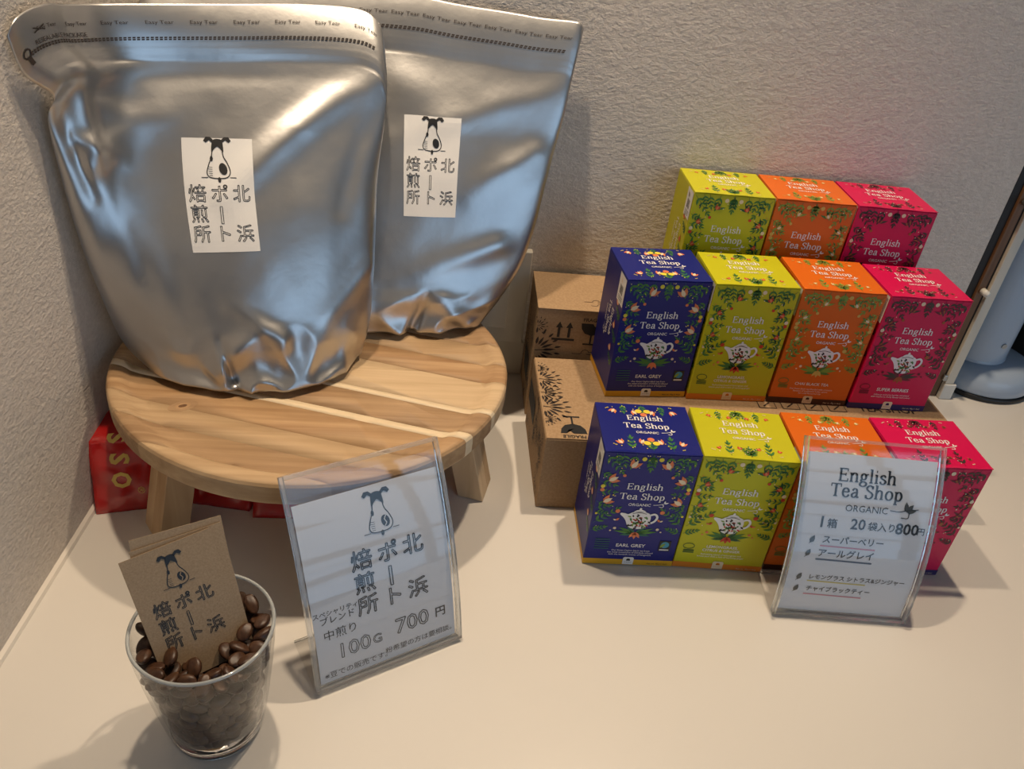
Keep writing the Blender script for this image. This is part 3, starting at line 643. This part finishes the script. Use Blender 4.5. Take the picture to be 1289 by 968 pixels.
        if key == 'earl':
            for dx, dy, m_ in ((-.0038, .010, 'f_lemon'), (.0038, .010, 'f_lemon'), (0, .015, 'f_coral')): k.ell(BW/2+dx, yy+sg*dy, .0031, .0027, m_, 4, 12)
        else:
            for sx in (-1, 1): k.sprig(BW/2, yy, sg*(pi/2)+sx*.5, .011, 4, c['la'], c['lb'], .9)
        rnd = random.Random(9)
        for _ in range(22): k.ell(rnd.uniform(.008, BW-.008), yy+sg*rnd.uniform(.002, .013), .0006, .0006, c['dt'], 3, 5)
    brand(k, BW/2+.001, BD*.545, .043, 'white')
    k.build('lid_print', f, lid, base=.0002, step=.00005)
    # left side: sticker, upright lettering
    f = plane_fn((0, BD, 0), (0, -1, 0), (0, 0, 1)); k = Ink()
    k.rect(BD-.0215, BH-.030, BD-.0010, BH-.0015, 'sticker', 3)
    for i in range(8): k.ribbon([(BD-.016+.0012*i, BH-.021), (BD-.016+.0012*i, BH-.012)], .0006, 'ink', 4)
    for i in range(3): k.ribbon([(BD-.018, BH-.0235-.0018*i), (BD-.005, BH-.0235-.0018*i)], .0006, 'ink', 4)
    k.build('barcode_sticker', f, bd); k = Ink()
    brand(k, BD*.52, BH*.55, .040, 'white', rot=-pi/2); k.build('side_lettering', f, bd); k = Ink()
    for yy in (.108, .085, .06, .035): k.sprig(BD-.001, yy, pi-.5, .014, 4, c['la'], c['lb'], 1.1); k.tulip(BD-.012, yy+.012, 2.4, .008, c['fa'], c['fb'])
    k.build('side_print', f, bd)
    # right side: lettering
    f = plane_fn((BW, 0, 0), (0, 1, 0), (0, 0, 1)); k = Ink(); brand(k, BD*.5, BH*.55, .040, 'white', rot=pi/2); k.build('side_lettering', f, bd); k = Ink()
    for yy in (.115, .08, .05): k.sprig(.001, yy, .4, .016, 4, c['la'], c['lb'], 1.2)
    k.build('side_print', f, bd)
    return root
AH, BHT = .0850, .1377
PL = [('earl', .05, 0, -.0047, 0), ('lemon', .1333, .0001, -.0492, 0), ('chai', .2191, .0001, -.0321, 0), ('berry', .3067, -.0006, .0091, 0),
      ('earl', .0780, .1447, .085, AH), ('lemon', .1622, .1485, .028, AH), ('chai', .2476, .1512, -.0047, AH), ('berry', .3328, .1486, .0043, AH),
      ('lemon', .1514, .2402, -.0083, BHT), ('chai', .2356, .2402, -.021, BHT), ('berry', .3198, .2385, -.0263, BHT)]
LB = {('earl', 0): 'dark blue Earl Grey tea box in front row on the counter', ('lemon', 0): 'yellow-green lemongrass tea box in front row on the counter', ('chai', 0): 'orange chai tea box in front row, mostly hidden behind the tea price sign', ('berry', 0): 'pink berry tea box at right of front row on the counter',
      ('earl', 1): 'dark blue Earl Grey tea box in middle row on the low carton', ('lemon', 1): 'yellow-green lemongrass tea box in middle row on the low carton', ('chai', 1): 'orange chai tea box in middle row on the low carton', ('berry', 1): 'pink berry tea box at right end of middle row',
      ('lemon', 2): 'yellow-green tea box at left of the topmost row by the wall', ('chai', 2): 'orange tea box in the middle of the topmost row', ('berry', 2): 'pink tea box at right of the topmost row'}
proto = {}
for i, (key, x, y, a, z) in enumerate(PL):
    row = 0 if i < 4 else 1 if i < 8 else 2
    if key in proto: o = copy_tree(proto[key])
    else: o = proto[key] = tea_box(key)
    o.location = (x, y, z+.0003); o.rotation_euler = (0, 0, a)
    tag(o, LB[(key, row)], 'tea box', 'boxes of tea bags stacked in three rows')

# ------------------------------------------------------------------ cartons
def carton(name, x, y, w_, d_, h_, yaw, label):
    t = empty(name, (x, y, .0003), yaw, label=label, cat='carton')
    bm = box_bm(0, w_, 0, d_, 0, h_-.0012, .0012, 2); bd = from_bm('board', bm, M['kraft'], t)
    return t, bd
def bloom(k, x, y, s, a0=0, n=9, layer=1, m='ink_brown'):
    for i in range(n):
        a = a0-1.35+2.7*i/(n-1); k.leaf(x+.22*s*cos(a), y+.22*s*sin(a), a, s*(.45-.12*abs(i-n//2)/n*3), s*.085, m, layer)
        k.leaf(x+.62*s*cos(a+.12), y+.62*s*sin(a+.12), a+.1, s*.22, s*.07, m, layer)
    k.ribbon([(x, y), (x+.5*s*cos(a0), y+.5*s*sin(a0))], s*.03, m, layer)
def fragile(k, x, y, s, m='ink', flip=1, layer=1, txt=True):
    T = lambda a, b: (x+a*s*flip, y+b*s*flip)
    pts = [(-.5, .42), (-.46, .15), (-.3, -.08), (-.06, -.16), (.06, -.16), (.3, -.08), (.46, .15), (.5, .42), (.28, .42), (.2, .22), (.1, .30), (.02, .42)]
    k.fan(T(-.05, .1), [T(*p) for p in pts], m, layer)
    k.ribbon([T(0, -.14), T(0, -.6)], .07*s, m, layer); k.ribbon([T(-.32, -.62), T(.32, -.62)], .08*s, m, layer)
    if txt: k.text('FRAGILE', *T(0, .60), s*.24, m, layer, rot=0 if flip > 0 else pi, bold=.02)
def arrows(k, x, y, s, m='ink'):
    for dx in (-.28, .28):
        k.rect(x+dx*s-.07*s, y-.42*s, x+dx*s+.07*s, y+.2*s, m); k.poly([(x+dx*s-.19*s, y+.18*s), (x+dx*s+.19*s, y+.18*s), (x+dx*s, y+.55*s)], m)
    k.rect(x-.62*s, y-.62*s, x+.62*s, y-.48*s, m)
def cloud(k, x, y, s, m='ink_brown'):
    k.ribbon([(x+a*s, y+b*s) for a, b in catmull([(-1, -.1), (-.3, -.1), (-.2, .15), (.05, .3), (.3, .22), (.4, .08), (.65, .1), (.7, -.1), (.2, -.12)], 4)], .05*s, m, 1)
CW, CD = .425, .1394
t, bd = carton('carton', .0124, .0724, CW, CD, AH, .0073, 'low kraft cardboard carton under the middle row of tea boxes')
for i, (y0, y1) in enumerate(((.0004, CD-.0004),)): box('top_flap', .0006, CW-.0006, y0, y1, AH-.0011, AH-.0001, M['kraft'], bd, .0004, 1)
k = Ink()
for y_, s in ((.118, .012), (.098, .024), (.074, .022), (.050, .028), (.030, .012)): bloom(k, .002, y_, s*1.2, -.1, 9)
fragile(k, .0275, .019, .025, flip=-1); cloud(k, .060, .045, .01)
k.build('printed_marks', plane_fn((0, 0, AH-.0001), (1, 0, 0), (0, 1, 0)), bd)
k = Ink()
for x_ in (.225, .25, .275, .30): k.ribbon([(x_, .066), (x_+.018, .066), (x_+.018, .079), (x_, .079), (x_, .066)], .0012, 'ink_brown'); k.ribbon([(x_+.005, .069), (x_+.013, .076)], .0014, 'ink_brown')
k.text('TEA SHOP', .365, .073, .014, 'ink_brown', bold=.02)
k.build('printed_marks', plane_fn((0, 0, AH-.0001), (1, 0, 0), (0, 1, 0)), bd)
k = Ink(); rnd = random.Random(2)
for i in range(16): bloom(k, .015+rnd.random()*.11, .008+rnd.random()*.065, .014+.006*rnd.random(), rnd.uniform(0, 6.28), 7)
k.rect(.006, .038, .058, .064, 'dark', 3); k.build('printed_marks', plane_fn((0, CD, 0), (0, -1, 0), (0, 0, 1)), bd)  # dark rect paints the shade inside a hand hole, flat among the printed blooms
t, bd = carton('carton', .0113, .2247, CW, AH, BHT, -.010, 'taller kraft cardboard carton against the wall behind the low carton')
for y0, y1 in ((-.0006, AH-.0004),): box('top_flap', -.0004, CW-.0006, y0, y1, BHT-.0011, BHT-.0001, M['kraft'], bd, .0004, 1)
k = Ink(); arrows(k, .030, .112, .0195); fragile(k, .0595, .112, .024); cloud(k, .055, .086, .013); bloom(k, .0015, .086, .034, .1, 9); bloom(k, .0015, .116, .014, .3, 7)
k.build('printed_marks', plane_fn((0, 0, 0), (1, 0, 0), (0, 0, 1)), bd)
k = Ink(); cloud(k, .062, .02, .012); cloud(k, .066, .012, .010); cloud(k, .078, .045, .008); k.build('printed_marks', plane_fn((0, 0, BHT-.0001), (1, 0, 0), (0, 1, 0)), bd)
k = Ink()
for i in range(20): bloom(k, .012+rnd.random()*.062, .010+rnd.random()*.115, .014+.006*rnd.random(), rnd.uniform(0, 6.28), 7)
k.rect(.022, .030, .062, .060, 'dark', 3); k.build('printed_marks', plane_fn((0, AH, 0), (0, -1, 0), (0, 0, 1)), bd)  # hand hole again: its inner shade is a flat dark rect over the prints

# ------------------------------------------------------------------ acrylic price signs
def sign(x, y, yaw, wd, b, h, a0, a1, foot, label, draw, top_gap):
    t = empty('price_sign', (x, y, .0004), yaw, label=label, cat='sign')
    # side profile: arc from steep foot to leaning top
    n = 18; Lh = math.hypot(b, h); ang = math.atan2(h, b); ths = [ang+a0+(a1-a0)*i/n for i in range(n)]
    pr = [(0., .0025)]
    for th in ths: pr.append((pr[-1][0]+Lh/n*cos(th), pr[-1][1]+Lh/n*sin(th)))
    pr = np.array(pr); end = pr[-1]; ca = math.atan2(h, b)-math.atan2(end[1]-.0025, end[0]); sc_ = Lh/math.hypot(end[0], end[1]-.0025)
    c_, s_ = cos(ca)*sc_, sin(ca)*sc_; pr = np.array([(p*c_-(q-.0025)*s_, .0025+p*s_+(q-.0025)*c_) for p, q in pr])
    tg = np.gradient(pr, axis=0); tg /= np.linalg.norm(tg, axis=1)[:, None]; nr = np.stack([tg[:, 1], -tg[:, 0]], 1)   # towards the viewer is -y
    nr = np.stack([-np.abs(tg[:, 1]), tg[:, 0]], 1)
    S_ = np.linspace(0, Lh, n+1)
    def at(u, s, off):
        i = min(int(s/Lh*n), n-1); f = s/Lh*n-i; p = pr[i]*(1-f)+pr[i+1]*f; q = nr[i]*(1-f)+nr[i+1]*f
        return (u, p[0]+q[0]*off, p[1]+q[1]*off)
    def slab(name, u0, u1, s0, s1, o0, o1, m, parent, k=n):
        vs = []; 
        for j in range(k+1):
            s = s0+(s1-s0)*j/k; vs += [at(u0, s, o0), at(u1, s, o0), at(u1, s, o1), at(u0, s, o1)]
        fs = [(0, 1, 2, 3), (4*k+3, 4*k+2, 4*k+1, 4*k)]
        for j in range(k):
            a = 4*j
            for e in range(4): fs.append((a+e, a+4+e, a+4+(e+1) % 4, a+(e+1) % 4))
        bm = bmesh.new(); bv = [bm.verts.new(v) for v in vs]
        for f in fs: bm.faces.new([bv[i] for i in f])
        return from_bm(name, bm, m, parent)
    slab('front_panel', .003, wd-.003, .003, Lh-.003, .0022, .0026, M['acrylic'], t)
    slab('back_panel', 0, wd, 0, Lh, -.0030, -.0014, M['acrylic'], t)
    fm = M['acrylic_edge']
    slab('frame_rail', 0, .0028, 0, Lh, -.0010, .0042, fm, t); slab('frame_rail', wd-.0028, wd, 0, Lh, -.0010, .0042, fm, t)
    slab('frame_rail', .0029, wd-.0029, Lh-.0026, Lh, -.0010, .0042, fm, t, 1); slab('frame_rail', .0029, wd-.0029, 0, .0026, -.0010, .0042, fm, t, 1)
    box('foot_plate', 0, wd, .001, foot, 0, .0016, M['acrylic'], t); box('foot_edge', 0, wd, foot+.0001, foot+.0012, 0, .0016, fm, t)
    s1 = Lh-top_gap
    pp = slab('paper_sheet', .0045, wd-.0045, .004, s1, .0000, .0003, M['paper'], t)
    k = Ink(); draw(k, wd, s1)
    k.build('handwriting', lambda a, b_, d: at(a, b_, .00035+d), pp, base=.0001, step=.00006)
    return t
tm('u_pink', (.60, .22, .28)); tm('u_navy', (.05, .09, .16)); tm('u_yel', (.62, .52, .12)); tm('leaf_ink', (.06, .06, .05))
def draw1(k, wd, H_):
    dog(k, wd*.545, H_*.850, .0245, 'ink', 'paper', 2)
    shopname(k, wd, wd*.560, H_*.695, .0172, th=.0008)
    k.text('スペシャリティ', wd*.185, H_*.425, .0050, 'ink', bold=.01); k.text('ブレンド', wd*.19, H_*.385, .0068, 'ink', bold=.01)
    k.text('中煎り', wd*.20, H_*.300, .0090, 'ink')
    k.text('100', wd*.27, H_*.185, .0180, 'ink', outline=.0006, bold=.03); k.text('G', wd*.425, H_*.182, .011, 'ink', outline=.0005, bold=.02)
    k.text('700', wd*.665, H_*.205, .0190, 'ink', outline=.0008, bold=.03); k.text('円', wd*.865, H_*.205, .0095, 'ink', bold=.02)
    k.text('※豆での販売です。', wd*.29, H_*.065, .0062, 'ink'); k.text('粉希望の方は要相談。', wd*.72, H_*.082, .0060, 'ink')
    k.ribbon([(.006, H_*.665), (wd-.006, H_*.665)], .0003, 'white', 1); k.ribbon([(.006, H_*.285), (wd-.006, H_*.285)], .0003, 'white', 1)
def draw2(k, wd, H_):
    cx = wd*.50; m = 'ink'
    k.serif('English', cx-.003, H_*.852, .0495, m, 2); k.serif('Tea Shop', cx-.002, H_*.765, .062, m, 2); k.text('ORGANIC', cx, H_*.700, 1, m, 2, width=.036)
    k.ribbon([(cx+a, H_*.70+b) for a, b in catmull([(.020, .001), (.028, .0005), (.034, .002), (.044, .0035)], 3)], .0007, m, 2); k.ribbon([(cx+a, H_*.69+b) for a, b in catmull([(.030, -.003), (.036, -.003), (.036, .002), (.032, .004)], 3)], .0007, m, 2)
    for a in (.2, .9, 1.7): k.leaf(cx+.034, H_*.705, a, .0085, .004, 'leaf_ink', 2)
    y = H_*.608
    k.text('1', wd*.20, y, .0135, m, 2, bold=.02); k.text('箱', wd*.275, y-.001, .0088, m, 2, bold=.012); k.text('20', wd*.46, y, .0130, m, 2, bold=.015); k.text('袋入り', wd*.635, y-.001, .0082, m, 2, bold=.012)
    k.text('800', wd*.815, y-.001, .0135, m, 2, bold=.02); k.text('円', wd*.918, y-.002, .0070, m, 2, bold=.01)
    for s, yy, um, x0, x1 in (('スーパーベリー', .505, 'u_pink', .23, .67), ('アールグレイ', .420, 'u_navy', .22, .62), ('レモングラス シトラス&ジンジャー', .265, 'u_yel', .20, .90), ('チャイブラックティー', .185, 'u_pink', .20, .67)):
        k.text(s, wd*(x0+x1)/2, H_*yy, 1, m, 3, bold=.015, width=wd*(x1-x0)); b = .0055 if um != 'u_yel' else .0038
        k.ribbon([(wd*(x0-.01), H_*yy-b), (wd*(min(x1, .6)+.02), H_*yy-b-.0006)], .0012 if um != 'u_navy' else .0015, um, 1)
        k.leaf(wd*(x0-.085), H_*yy-.0035, 1.2, .0075, .0042, 'leaf_ink', 2); k.ribbon([(wd*(x0-.085)-.001, H_*yy-.0045), (wd*(x0-.085)+.002, H_*yy+.002)], .0004, m, 3)
sign(-.1668, -.1399, .4766, .1192, .0627, .1569, .20, -.22, .050, 'tilted clear acrylic sign with dog drawing and 700 yen price before the stool', draw1, .022)
sign(.2105, -.0505, -.0602, .1187, .0540, .1515, .26, -.28, .046, 'clear acrylic price sign with handwritten tea list in front of the tea boxes', draw2, .0125)

# ------------------------------------------------------------------ glass, cards, beans
GC = V((-.2310, -.1640, 0)); GH = .103
outer = [(.0290, .0006), (.0305, .0020), (.0318, .006), (.0345, .020), (.0380, .042), (.0415, .068), (.0438, .088), (.0450, GH-.0008)]
rimp = [(.0446, GH), (.0434, GH)]
inner = [(.0430, GH-.001), (.0418, .088), (.0394, .068), (.0357, .042), (.0325, .022), (.0300, .0145), (.024, .0115), (0, .0108)]
gl = lathe('drinking_glass', outer[1:], M['cup_glass'], None, 96); gl.location = GC
lathe('inner_wall', inner[:6], M['cup_glass'], gl, 96)
lathe('rim', [(.0450-.0011+.0012*cos(a), GH-.0002+.0012*sin(a)) for a in np.linspace(0, 2*pi, 13)[:-1]], M['rim_glass'], gl, 96, closed=True)
lathe('thick_base', [(0, .0006), (.0285, .0006), (.0303, .0022), (.0312, .0070), (.0300, .0088), (0, .0088)], M['glass'], gl, 72)
tag(gl, 'clear drinking glass filled with roasted coffee beans at lower left', 'glass')
def card_axes(a, b, c):
    R_ = Matrix.Rotation(a, 3, 'Z') @ Matrix.Rotation(b, 3, 'X') @ Matrix.Rotation(c, 3, 'Y')
    return R_.col[0].copy(), R_.col[1].copy(), R_.col[2].copy()
CX, CY, CZ = card_axes(.468, -.4198, -.1237); CO = V((-.2771, -.158, .1503))
def card(o, rot, label, face):
    cr = Matrix.Rotation(rot, 3, CY); ex, ez = cr @ CX, cr @ CZ; w_, h_, th = .055, .091, .0004
    root = None
    vs = [o+ex*(a*w_)-ez*(b*h_)+CY*(c*th) for c in (0, 1) for a, b in ((0, 0), (1, 0), (1, 1), (0, 1))]
    m = mk('business_card', [v-o for v in vs], [(0, 1, 2, 3), (7, 6, 5, 4), (0, 4, 5, 1), (1, 5, 6, 2), (2, 6, 7, 3), (3, 7, 4, 0)], M['kraft_card']); m.location = o
    tag(m, label, 'card', 'kraft cards standing in the glass of beans')
    if face:
        k = Ink(); dog(k, .0275, h_-.0185, .0175, 'ink', 'kraft_card', 2); shopname(k, .055, .0265, h_-.0345, .0112, th=.00045)
        k.build('card_print', lambda x, y, d: ex*x-ez*(h_-y)-CY*d, m, base=.0001, step=.00005)
card(CO, 0, 'front kraft business card with dog print stuck in the coffee beans', True)
card(CO+CY*.0035+CX*.0095+CZ*.0100, rad(6.5), 'plain brown kraft card standing behind the printed one', False)
card(CO+CY*.0020+CX*.0075+CZ*.0035, rad(3.5), 'middle kraft card, only its upper left edge showing between the other two', False)
def bean_mesh():
    bm = bmesh.new(); bmesh.ops.create_uvsphere(bm, u_segments=14, v_segments=9, radius=1)
    bmesh.ops.rotate(bm, verts=bm.verts, cent=(0, 0, 0), matrix=Matrix.Rotation(pi/2, 3, 'Y'))
    for v in bm.verts:
        x, y, z = v.co
        if z > 0:
            z *= .55; g_ = math.exp(-((y+.10*sin(x*2.5))/.17)**2); z -= .34*g_*max(0, 1-abs(x)**3)
        v.co = (x*.0068, y*.0048*(1-.08*x), z*.0044)
    for f in bm.faces: f.smooth = True
    me = bpy.data.meshes.new('coffee_bean'); bm.to_mesh(me); bm.free(); me.materials.append(M['bean']); return me
bme = [bean_mesh()]
for s_ in ((1.08, .95, 1.05), (.92, 1.02, .95)):
    q = bme[0].copy(); q.transform(Matrix.Diagonal((*s_, 1))); bme.append(q)
rng = np.random.default_rng(4); NB = 299; rb = .0051
zi = np.array([.0108, .0145, .022, .042, .068, .088]); ri = np.array([.024, .030, .0325, .0357, .0394, .0418])
def inr(z): return np.interp(z, zi, ri)
P_ = np.zeros((NB, 3)); P_[:, 2] = rng.uniform(.02, .125, NB); a_ = rng.uniform(0, 2*pi, NB); r_ = .026+.012*np.sqrt(rng.random(NB)); P_[:, 0] = r_*np.cos(a_); P_[:, 1] = r_*np.sin(a_)
co = np.array(CO-GC); cy_ = np.array(CY); cx_ = np.array(CX); cz_ = np.array(CZ)
for it in range(420):
    P_[:, 2] -= .00024*(1 if it < 330 else .3)
    d = P_[:, None]-P_[None]; D_ = np.sqrt((d**2).sum(2))+np.eye(NB)
    ov = np.clip(2*rb-D_, 0, None)*(D_ < 2*rb); np.fill_diagonal(ov, 0)
    P_ += .45*((d/D_[..., None])*ov[..., None]).sum(1)*.9
    rr = np.hypot(P_[:, 0], P_[:, 1]); lim = inr(P_[:, 2])-rb*1.05; k_ = rr > lim; P_[k_, :2] *= (lim[k_]/rr[k_])[:, None]
    core = np.clip(.0292*(P_[:, 2] < .079), 0, None)*np.clip(inr(P_[:, 2])/.039, 0, 1.05); rr = np.hypot(P_[:, 0], P_[:, 1])+1e-9; k_ = rr < core; P_[k_, :2] *= (core[k_]/rr[k_])[:, None]
    P_[:, 2] = np.maximum(P_[:, 2], .0108+rb)
    q = P_-co; n_ = q@cy_; u_ = q@cx_; v_ = -(q@cz_); on = (u_ > -.002) & (u_ < .067) & (v_ > 0) & (v_ < .091) & (n_ > -.0040) & (n_ < .0085)
    P_[on] += np.where(n_[on] < .0022, -.0009, .0009)[:, None]*cy_
print('bean top', np.sort(P_[:, 2])[-20:])
for i, p in enumerate(P_):
    o = bpy.data.objects.new('coffee_bean', bme[i % 3]); link(o); o.location = GC+V(p)
    rr = math.hypot(p[0], p[1]); ph = math.atan2(p[1], p[0])
    if p[2] > .07: o.rotation_euler = (rng.uniform(-.7, .7), rng.uniform(-.5, .5), rng.uniform(0, 6.28))
    else: o.rotation_euler = (Matrix.Rotation(ph, 3, 'Z') @ Matrix.Rotation(pi/2*rng.choice([-1, 1]), 3, 'Y') @ Matrix.Rotation(rng.uniform(0, 6.28), 3, 'Z')).to_euler()
    tag(o, 'glossy dark brown roasted coffee bean among those filling the drinking glass', 'coffee bean', 'roasted coffee beans in the glass')

# ------------------------------------------------------------------ red packs under the stool
def red_pack(x, y, w_, d_, h_, slope, label, seed, yaw=0):
    t = empty('coffee_pack', (x, y, .0004), yaw, label=label, cat='coffee pack')
    n, m_ = 22, 16
    def fr(u, v):     # front face: u across, v up; slopes backwards
        bul = sin(pi*u)*sin(pi*min(v*1.1, 1))*.004
        q = .0022*noise.noise(V((u*5+seed, v*4, seed)))*(1 if 0 < v < 1 else .3)
        return V((u*w_, slope*v*h_-bul+q, v*h_))
    vs = [fr(i/n, j/m_) for j in range(m_+1) for i in range(n+1)]
    for j in range(1, 9):
        for i in range(n+1):
            u = i/n; vs.append(V((u*w_, slope*h_+(d_-slope*h_)*j/8, h_+.004*sin(pi*j/8)*sin(pi*u)+.0025*noise.noise(V((u*5, j*.6, seed+4))))))
    R_ = m_+9; fs = [(j*(n+1)+i, j*(n+1)+i+1, (j+1)*(n+1)+i+1, (j+1)*(n+1)+i) for j in range(R_-1) for i in range(n)]
    b0 = len(vs); vs += [V((i/n*w_, d_, 0)) for i in range(n+1)]; last = (R_-1)*(n+1)
    fs += [(last+i, last+i+1, b0+i+1, b0+i) for i in range(n)]
    for s_ in (0, n): fs.append(tuple([j*(n+1)+s_ for j in range(R_)]+[b0+s_]))
    fs.append(tuple(list(range(n+1))+[b0+i for i in range(n, -1, -1)]))
    bm = bmesh.new(); bv = [bm.verts.new(v) for v in vs]
    for f in fs: bm.faces.new([bv[i] for i in f])
    return t, from_bm('pack_body', bm, M['redfoil'], t, True), fr
t, bdy, fr = red_pack(-.3855, .0385, .072, .10, .062, .42, 'red foil coffee pack with gold letters wedged by the left wall under the stool', 1, .24)
k = Ink()
for i, ch in enumerate('SSO'): k.text(ch, .0235, .0640-.0172*i, .0215, 'gold', 1, rot=-pi/2, bold=.035, sx=.82)
k.text('®', .039, .0190, .0085, 'gold', 1, rot=-pi/2)
k.build('pack_lettering', lambda x, y, d: fr(x/.072, y/.062)+V((0, -.0006-d, 0)), bdy)
red_pack(-.3080, .058, .054, .10, .048, .35, 'narrow red foil pack under the stool just right of its left leg', 5, -.15)
red_pack(-.2500, .042, .15, .09, .044, .5, 'wide red foil pack lying under the stool behind the 700 yen sign', 9, .02)
